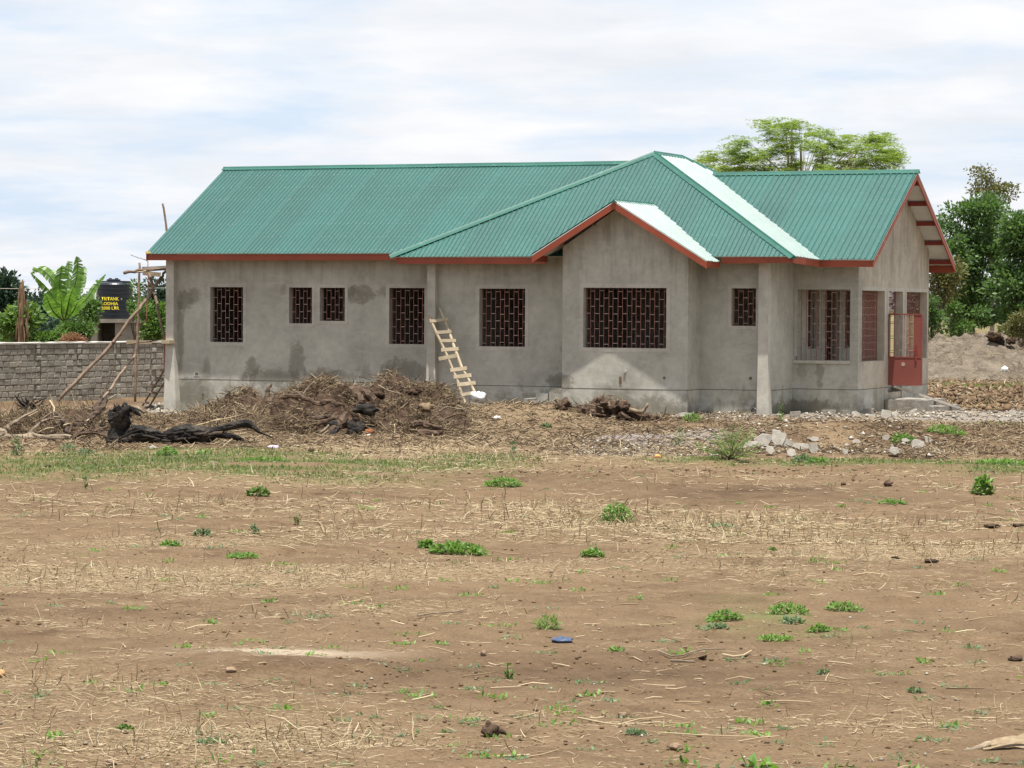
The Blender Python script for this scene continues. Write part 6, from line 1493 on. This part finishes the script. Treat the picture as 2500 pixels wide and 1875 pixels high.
def weed(name, label, u, v, wpx, hpx, n, leaf, m, seed, aspect=0.5, cat='weed', group=None, dome=True, stems=6, upb=0.4, aniso=0.55):
    """one plant: leaves spread through its own low dome above the ground"""
    rs = np.random.RandomState(seed); p = ground(u, v); d = sd(p.x, p.y)[1]; k = d/FPX; w, h = wpx*k/2, hpx*k
    t = thing(name, label, cat, tuple(p), group); I = ident(t)
    q = unit(n, rs); q[:, 2] = np.abs(q[:, 2]); rad = rs.uniform(0.35, 1, (n, 1))**0.5
    q = q*rad*np.array([w, w*aniso, h]); zc = H(p.x+q[:, 0]*RH[0], p.y+q[:, 0]*RH[1])
    P = np.stack([p.x+q[:, 0]*RH[0]+q[:, 1]*FH[0], p.y+q[:, 0]*RH[1]+q[:, 1]*FH[1], zc+q[:, 2]+0.006], -1)
    D = np.stack([q[:, 0]*RH[0]/w, q[:, 0]*RH[1]/w, q[:, 2]/max(h, .01)*0.5+0.1], -1)+unit(n, rs)*0.7
    N = unit(n, rs)*0.6+np.array([0, 0, upb+0.5]); L = leaf*rs.uniform(0.6, 1.4, n)
    o = link('leaves', quads_mesh('leaves', leaf_quads(P-D*0.3*leaf, D, N, L, L*aspect)), m, t, kind='stuff'); o.matrix_parent_inverse = I
    mb = MB(); b = p
    for j in rs.permutation(n)[:stems]: mb.tube([b, (b+Vector(P[j]))/2+Vector((0, 0, h*0.05)), Vector(P[j])], [0.005, 0.004, 0.002], 4, caps=False)
    o = mb.build('stems', m, t); o.matrix_parent_inverse = I
    return t
WD = [('round_weed', 'round bushy bright green weed standing alone in the middle of the field', 1504, 1279, 84, 54, 950, 0.030, G_WEED, 0.62),
 ('broadleaf_weed', 'wide bright green leafy weed patch left of centre in the field', 1122, 1352, 150, 26, 620, 0.050, G_WEED, 0.42), ('broadleaf_weed', 'small leaf cluster joined to the left end of the wide weed patch', 1042, 1338, 44, 18, 160, 0.045, G_WEED, 0.45),
 ('weed', 'small green weed left of the round bush in line with the weed patch', 1448, 1360, 64, 18, 260, 0.035, G_WEED, 0.5), ('grass_patch', 'bright green grass patch at mid distance above the round bush', 1228, 1188, 96, 20, 620, 0.055, G_WEED, 0.25),
 ('leafy_weed', 'upright pale green weed with drooping leaves at the right', 2398, 1206, 54, 46, 260, 0.075, G_WEED, 0.42), ('grass_patch', 'small bright green grass tuft left of the upright right weed', 2178, 1230, 74, 14, 420, 0.04, G_WEED, 0.25),
 ('leafy_weed', 'upright yellow green weed at mid distance on the left', 632, 1212, 58, 30, 150, 0.065, G_BRIGHT, 0.45), ('weed', 'bright green low weed at left below the stubble rows', 592, 1362, 86, 20, 420, 0.03, G_WEED, 0.4), ('weed', 'small bright green weed left of the low left weed', 415, 1335, 50, 18, 200, 0.034, G_WEED, 0.5),
 ('weed', 'leafy green weed above the small left weed', 495, 1310, 46, 30, 170, 0.034, G_BLUE, 0.5), ('weed', 'slim green weed beside the leafy green weed', 622, 1308, 30, 26, 110, 0.03, G_BLUE, 0.5),
 ('flowering_weed', 'pale green flowering weed, broadest of the near right patch', 1925, 1500, 110, 46, 620, 0.028, G_WEED, 0.5), ('weed', 'yellow green weed left of the broad flowering weed', 1770, 1512, 90, 34, 420, 0.028, G_WEED, 0.5), ('weed', 'green weed right of the broad flowering weed', 2060, 1494, 100, 34, 420, 0.028, G_WEED, 0.5),
 ('weed', 'grey green weed below the broad flowering weed', 1934, 1525, 60, 20, 160, 0.03, G_BLUE, 0.5), ('weed', 'low green weed at the front of the near right patch', 1890, 1566, 90, 18, 260, 0.028, G_WEED, 0.5), ('weed', 'small green weed near the right front of the patch', 1998, 1540, 60, 24, 240, 0.028, G_WEED, 0.5),
 ('weed', 'small grey green weed left of the near right patch', 1750, 1534, 60, 20, 160, 0.028, G_BLUE, 0.5), ('grass_tuft', 'thin grassy tuft in front of the dark blue shoe scrap', 1335, 1535, 70, 48, 240, 0.06, G_WEED, 0.12), ('weed', 'bright green weed at the bottom left of the picture', 306, 1786, 44, 24, 120, 0.026, G_BRIGHT, 0.5),
 ('weed', 'grey green mat weed at the bottom left, right of the bright one', 515, 1816, 80, 20, 340, 0.022, G_BLUE, 0.4), ('broadleaf_weed', 'broad leafed seedling cut by the bottom edge', 1855, 1878, 80, 32, 26, 0.07, G_WEED, 0.5), ('weed', 'green mat weed at the bottom, right of centre', 1552, 1796, 60, 18, 260, 0.02, G_BLUE, 0.4),
 ('weed', 'low green weed in the lower middle of the field', 1506, 1592, 46, 14, 160, 0.022, G_WEED, 0.4), ('weed', 'small green weed by the bent dry stalk', 2010, 1648, 34, 18, 90, 0.022, G_BLUE, 0.4), ('weed', 'green weed at the near right below the soil rut', 2236, 1690, 46, 16, 140, 0.022, G_BLUE, 0.4),
 ('weed', 'bright green sprig right of centre near the front', 1242, 1658, 26, 40, 60, 0.028, G_BRIGHT, 0.4), ('weed', 'small green weed below the round bush row at the right', 1886, 1348, 24, 14, 90, 0.024, G_BRIGHT, 0.5), ('weed', 'grey green mat weed right of the centre at mid distance', 1762, 1292, 70, 18, 300, 0.03, G_BLUE, 0.4),
 ('grass_patch', 'long bright green patch of grass left of the grass border, mid left', 640, 1128, 130, 14, 520, 0.06, G_WEED, 0.3), ('grass_patch', 'vivid green grass strip at the right picture edge', 2450, 1136, 150, 18, 900, 0.07, G_WEED, 0.25),
 ('leafy_weed', 'bushy green weed on the bank before the steps', 2205, 1058, 70, 38, 420, 0.06, G_WEED, 0.4), ('leafy_weed', 'wide green weed right of the bushy one before the steps', 2310, 1058, 100, 34, 420, 0.06, G_WEED, 0.4), ('leafy_weed', 'green weed growing at the bay corner', 1690, 1030, 46, 34, 170, 0.07, G_WEED, 0.35),
 ('leafy_weed', 'grey green weed on the mound left of the stumps', 1334, 1034, 34, 20, 110, 0.06, G_BLUE, 0.45), ('tall_weed', 'thin upright weed stalk in front of the right pillar', 1905, 1042, 14, 70, 70, 0.05, G_WEED, 0.4), ('tall_weed', 'thin tall weed with yellow flower left of the ferny shrub', 1658, 1090, 26, 60, 90, 0.05, G_BLUE, 0.4),
 ('tall_weed', 'small yellow flowered weed in the middle before the soil mound', 1252, 1110, 22, 34, 60, 0.05, G_BLUE, 0.4), ('leafy_weed', 'green weed before the left branch tangle', 42, 1112, 34, 48, 150, 0.05, G_BLUE, 0.35), ('leafy_weed', 'green weed before the tangle, left of the charred log', 166, 1104, 46, 36, 170, 0.05, G_BLUE, 0.35),
 ('leafy_weed', 'green weed at the left foot of the charred log', 212, 1114, 44, 30, 170, 0.05, G_BLUE, 0.4), ('leafy_weed', 'bright green weed under the middle of the charred log', 408, 1114, 56, 36, 260, 0.05, G_WEED, 0.4), ('leafy_weed', 'green weed right of the one under the charred log', 497, 1112, 44, 22, 140, 0.05, G_WEED, 0.4),
 ('weed', 'grey green weed by the right rubble', 1960, 1128, 60, 26, 260, 0.05, G_BLUE, 0.4), ('weed', 'green weed in front of the pointed triangular rubble piece', 1996, 1130, 60, 20, 240, 0.05, G_WEED, 0.4), ('weed', 'dark leafed thin weed at far left of the field', 208, 1195, 18, 44, 60, 0.04, G_DEEP, 0.4), ('weed', 'small brownish green weed left of centre', 728, 1282, 22, 28, 60, 0.03, G_OLIVE, 0.5)]
for i, (nm, lb, u, v, w, h, n, lf, m, asp) in enumerate(WD): weed(nm, lb, u, v, w, h*(0.62 if 4 < i and h < 50 and h < w*0.8 else 1), int(n*(0.65 if 10 < i < 30 else 0.85)), lf*1.05, m, 500+i, asp)
# ferny shrub by the rubble
def fern():
    rs = np.random.RandomState(77); p = ground(1785, 1124); t = thing('ferny_shrub', 'open ferny green shrub with feathery leaves in front of the concrete rubble', 'shrub', tuple(p)); I = ident(t)
    d = sd(p.x, p.y)[1]; mb = MB(); P = []; D = []; L = []; k = d/FPX
    tips = [(1700, 1082), (1712, 1100), (1730, 1072), (1745, 1060), (1762, 1048), (1790, 1040), (1812, 1042), (1835, 1046), (1842, 1060), (1825, 1075), (1850, 1085), (1858, 1100), (1835, 1105), (1720, 1118), (1760, 1080), (1780, 1062), (1800, 1058), (1805, 1082), (1770, 1100), (1815, 1116), (1700, 1092), (1740, 1106), (1790, 1096), (1845, 1114)]
    for i, (u, v) in enumerate(tips):
        e = Vector(at(u, v, d+rs.uniform(-.3, .3))); b = p+Vector((rs.uniform(-.05, .05), rs.uniform(-.05, .05), 0)); m = b.lerp(e, 0.5)+Vector((0, 0, 0.06))
        mb.tube([b, m, e], [0.006, 0.004, 0.002], 4, caps=False)
        for f in np.linspace(0.35, 1.0, 26):
            q = (b*(1-f)**2+m*2*f*(1-f)+e*f*f); ax = (e-b).normalized(); sd_ = ax.cross(Vector((0, 0, 1))).normalized()
            for s_ in (-1, 1):
                for j in range(5):
                    P.append(tuple(q+sd_*s_*0.019*j*1.0+Vector((0, 0, rs.uniform(-.012, .012))))); D.append(tuple(sd_*s_+ax*0.8+Vector((0, 0, -0.15)))); L.append(rs.uniform(0.014, 0.028))
    P, D, L = np.array(P), np.array(D)+rs.normal(size=(len(P), 3))*0.2, np.array(L)
    o = link('leaves', quads_mesh('leaves', leaf_quads(P, D, np.array([0, 0, 1.0])+rs.normal(size=(len(P), 3))*0.4, L, L*0.35)), G_WEED, t, kind='stuff'); o.matrix_parent_inverse = I
    o = mb.build('stems', M_ROOT, t); o.matrix_parent_inverse = I
fern()
# single items lying on the field
def lump(name, label, cat, u, v, w, h, m, seed, amp=0.4, rot=0.0):
    p = ground(u, v+h*0.35); k = sd(p.x, p.y)[1]/FPX
    return tag(rough_blob(name, (p.x, p.y, p.z+h*k*0.32), (w*k/2, w*k*0.42, h*k/2), seed, m, None, (16, 10), amp, 2.4, rot=rot), label, cat)
M_STONE = m_varied('brown_stone', (0.14, 0.09, 0.06), (0.34, 0.24, 0.16), 14)
for i, (nm, lb, u, v, w, h, m) in enumerate((('clod', 'brown clod on the soil near the upright right weed', 2169, 1183, 22, 17, M_ROOT), ('stone', 'round brown stone at the left below the sandy patch', 565, 1634, 22, 14, M_STONE), ('stone', 'brown stone by a dry stalk right of the sandy patch', 1181, 1597, 18, 16, M_STONE),
    ('stone', 'rounded brown stone near the bottom, right of centre', 1520, 1742, 22, 17, M_STONE), ('stone', 'broad brown stone at the bottom edge right of centre', 1650, 1822, 34, 18, M_STONE), ('clod', 'dark clod next to the bent straw', 1716, 1608, 24, 14, M_ROOT), ('stone', 'orange brown stone at the left picture edge', 4, 1645, 18, 22, m_varied('orange_stone', (0.35, 0.18, 0.07), (0.5, 0.3, 0.14), 14)),
    ('clod', 'dark clod on the grass strip left', 116, 1138, 18, 12, M_ROOT), ('clod', 'dark clump at the right of the far left grass', 760, 1100, 14, 12, M_ROOT), ('clod', 'small dark clod left of the brown clod, mid right', 2060, 1182, 16, 9, M_ROOT), ('clod', 'long dark clod at the right edge rut', 2424, 1285, 40, 8, M_SOILDARK), ('clod', 'flat dark clod at the right edge', 2490, 1284, 36, 10, M_SOILDARK),
    ('clod', 'dark clod right of the rut at mid right', 2275, 1372, 32, 10, M_SOILDARK), ('clod', 'flat dark clod left of the other mid right clods', 2188, 1363, 26, 8, M_SOILDARK), ('clod', 'dark dung like clod at the near right edge', 2480, 1608, 34, 14, M_ROOT), ('stone', 'small orange stone low on the left', 32, 1742, 14, 10, M_STONE), ('clod', 'brown clod at the bottom left', 275, 1866, 22, 14, M_STONE))):
    lump(nm, lb, nm, u, v, w, h, m, 600+i)
p = ground(1372, 1570); k = sd(p.x, p.y)[1]/FPX
o = rough_blob('shoe_sole', (p.x, p.y, p.z+0.012), (26*k, 22*k, 8*k), 640, m_varied('dark_blue_rubber', (0.02, 0.035, 0.08), (0.10, 0.14, 0.22), 20, 0.5, 0.4), None, (20, 10), 0.22, 1.6); tag(o, 'dark blue rubber sole lying on the field right of centre', 'shoe sole')
# small stump near the bottom
sm = thing('tree_stub', 'small dark broken stub sticking out near the bottom centre', 'stump', tuple(ground(1200, 1792))); SMi = ident(sm); ds = sd(sm.location.x, sm.location.y)[1]
root([(1188, 1795, ds), (1190, 1778, ds), (1192, 1758, ds)], [0.035, 0.028, 0.008], sm, SMi, M_ROOT, 'stub'); root([(1190, 1792, ds), (1205, 1776, ds), (1213, 1782, ds)], [0.035, 0.03, 0.015], sm, SMi, M_ROOT, 'stub'); root([(1205, 1790, ds), (1225, 1784, ds), (1240, 1794, ds)], [0.02, 0.015, 0.006], sm, SMi, M_ROOT, 'root')
# husk at lower right corner
hk = thing('dry_husk', 'pale dry maize stalk and husk at the bottom right corner', 'husk', tuple(ground(2440, 1822))); HKi = ident(hk); dh = sd(hk.location.x, hk.location.y)[1]
root([(2352, 1836, dh-.05), (2385, 1828, dh), (2420, 1818, dh)], [0.012, 0.016, 0.022], hk, HKi, M_LOG, 'stalk'); M_HUSK = m_varied('dry_husk_leaf', (0.20, 0.145, 0.085), (0.36, 0.28, 0.18), 24, stretch=(1, 1, 2))
for j, pts in enumerate(([(2400, 1822), (2430, 1806), (2470, 1800), (2530, 1800)], [(2400, 1828), (2440, 1822), (2480, 1816), (2540, 1812)], [(2410, 1832), (2450, 1836), (2480, 1826), (2540, 1822)], [(2405, 1818), (2440, 1812), (2500, 1806)], [(2420, 1826), (2460, 1812), (2500, 1792)], [(2430, 1830), (2470, 1834), (2510, 1846)], [(2390, 1822), (2450, 1812), (2520, 1822)], [(2400, 1836), (2440, 1842), (2470, 1856)])):
    Q = []; P3 = [Vector(at(u, v, dh-0.05+0.03*j)) for u, v in pts]; w = [0.006, 0.015, 0.018, 0.010]
    for i in range(len(P3)-1):
        a, b = P3[i], P3[i+1]; Q += [tuple(a-Ld*w[i]+Vector((0, 0, -w[i]*.5))), tuple(b-Ld*w[i+1]+Vector((0, 0, -w[i+1]*.5))), tuple(b+Vector((0, 0, w[i+1]*0.5))), tuple(a+Vector((0, 0, w[i]*0.5)))]; Q += [tuple(a+Vector((0, 0, w[i]*.5))), tuple(b+Vector((0, 0, w[i+1]*.5))), tuple(b+Ld*w[i+1]-Vector((0, 0, w[i+1]*0.4))), tuple(a+Ld*w[i]-Vector((0, 0, w[i]*0.4)))]
    o = link('husk_leaf', quads_mesh('husk_leaf', np.array(Q)), M_HUSK, hk); o.matrix_parent_inverse = HKi
def stalk(label, pts, r, m=M_LOG):
    P3 = []
    for (u, v) in pts: g_ = ground(u, v); P3.append(g_+Vector((0, 0, r*1.2+0.012)))
    mb = MB(); mb.tube(P3, [r*(1-0.3*i/(len(P3)-1)) for i in range(len(P3))], 6); o = mb.build('dry_stalk', m); tag(o, label, 'stalk')
stalk('pale curved dry stalk at the near right', [(1765, 1608), (1790, 1612), (1815, 1608), (1834, 1598)], 0.009, M_STRAW)
stalk('thin wavy dry vine left of the curved stalk', [(1610, 1600), (1640, 1612), (1668, 1610), (1690, 1600), (1720, 1594), (1770, 1592)], 0.006, M_LOG)
stalk('straight pale straw lying at the lower right', [(1862, 1721), (1920, 1720), (1980, 1718)], 0.005, M_STRAW); stalk('long bent dry stalk at the bottom centre', [(1410, 1764), (1470, 1780), (1510, 1782), (1560, 1766), (1620, 1758)], 0.006, M_STRAW)
stalk('long dry stalk across the middle of the field', [(1020, 1510), (1060, 1504), (1110, 1500), (1140, 1494)], 0.007, M_LOG); stalk('thin long straw at the bottom, left of the stub', [(1610, 1802), (1700, 1806), (1790, 1805), (1850, 1806)], 0.004, M_STRAW)
stalk('short thick dry stalk near the wavy vine', [(1638, 1624), (1665, 1627), (1696, 1628)], 0.010, M_LOG); stalk('short straw right of the curved stalk', [(2022, 1622), (2060, 1628), (2082, 1632)], 0.006, M_STRAW)
for o in bpy.data.objects:
    if o.type == 'MESH' and o.data and not o.data.materials: print('NO MATERIAL', o.name)
print('objects', len(bpy.data.objects))
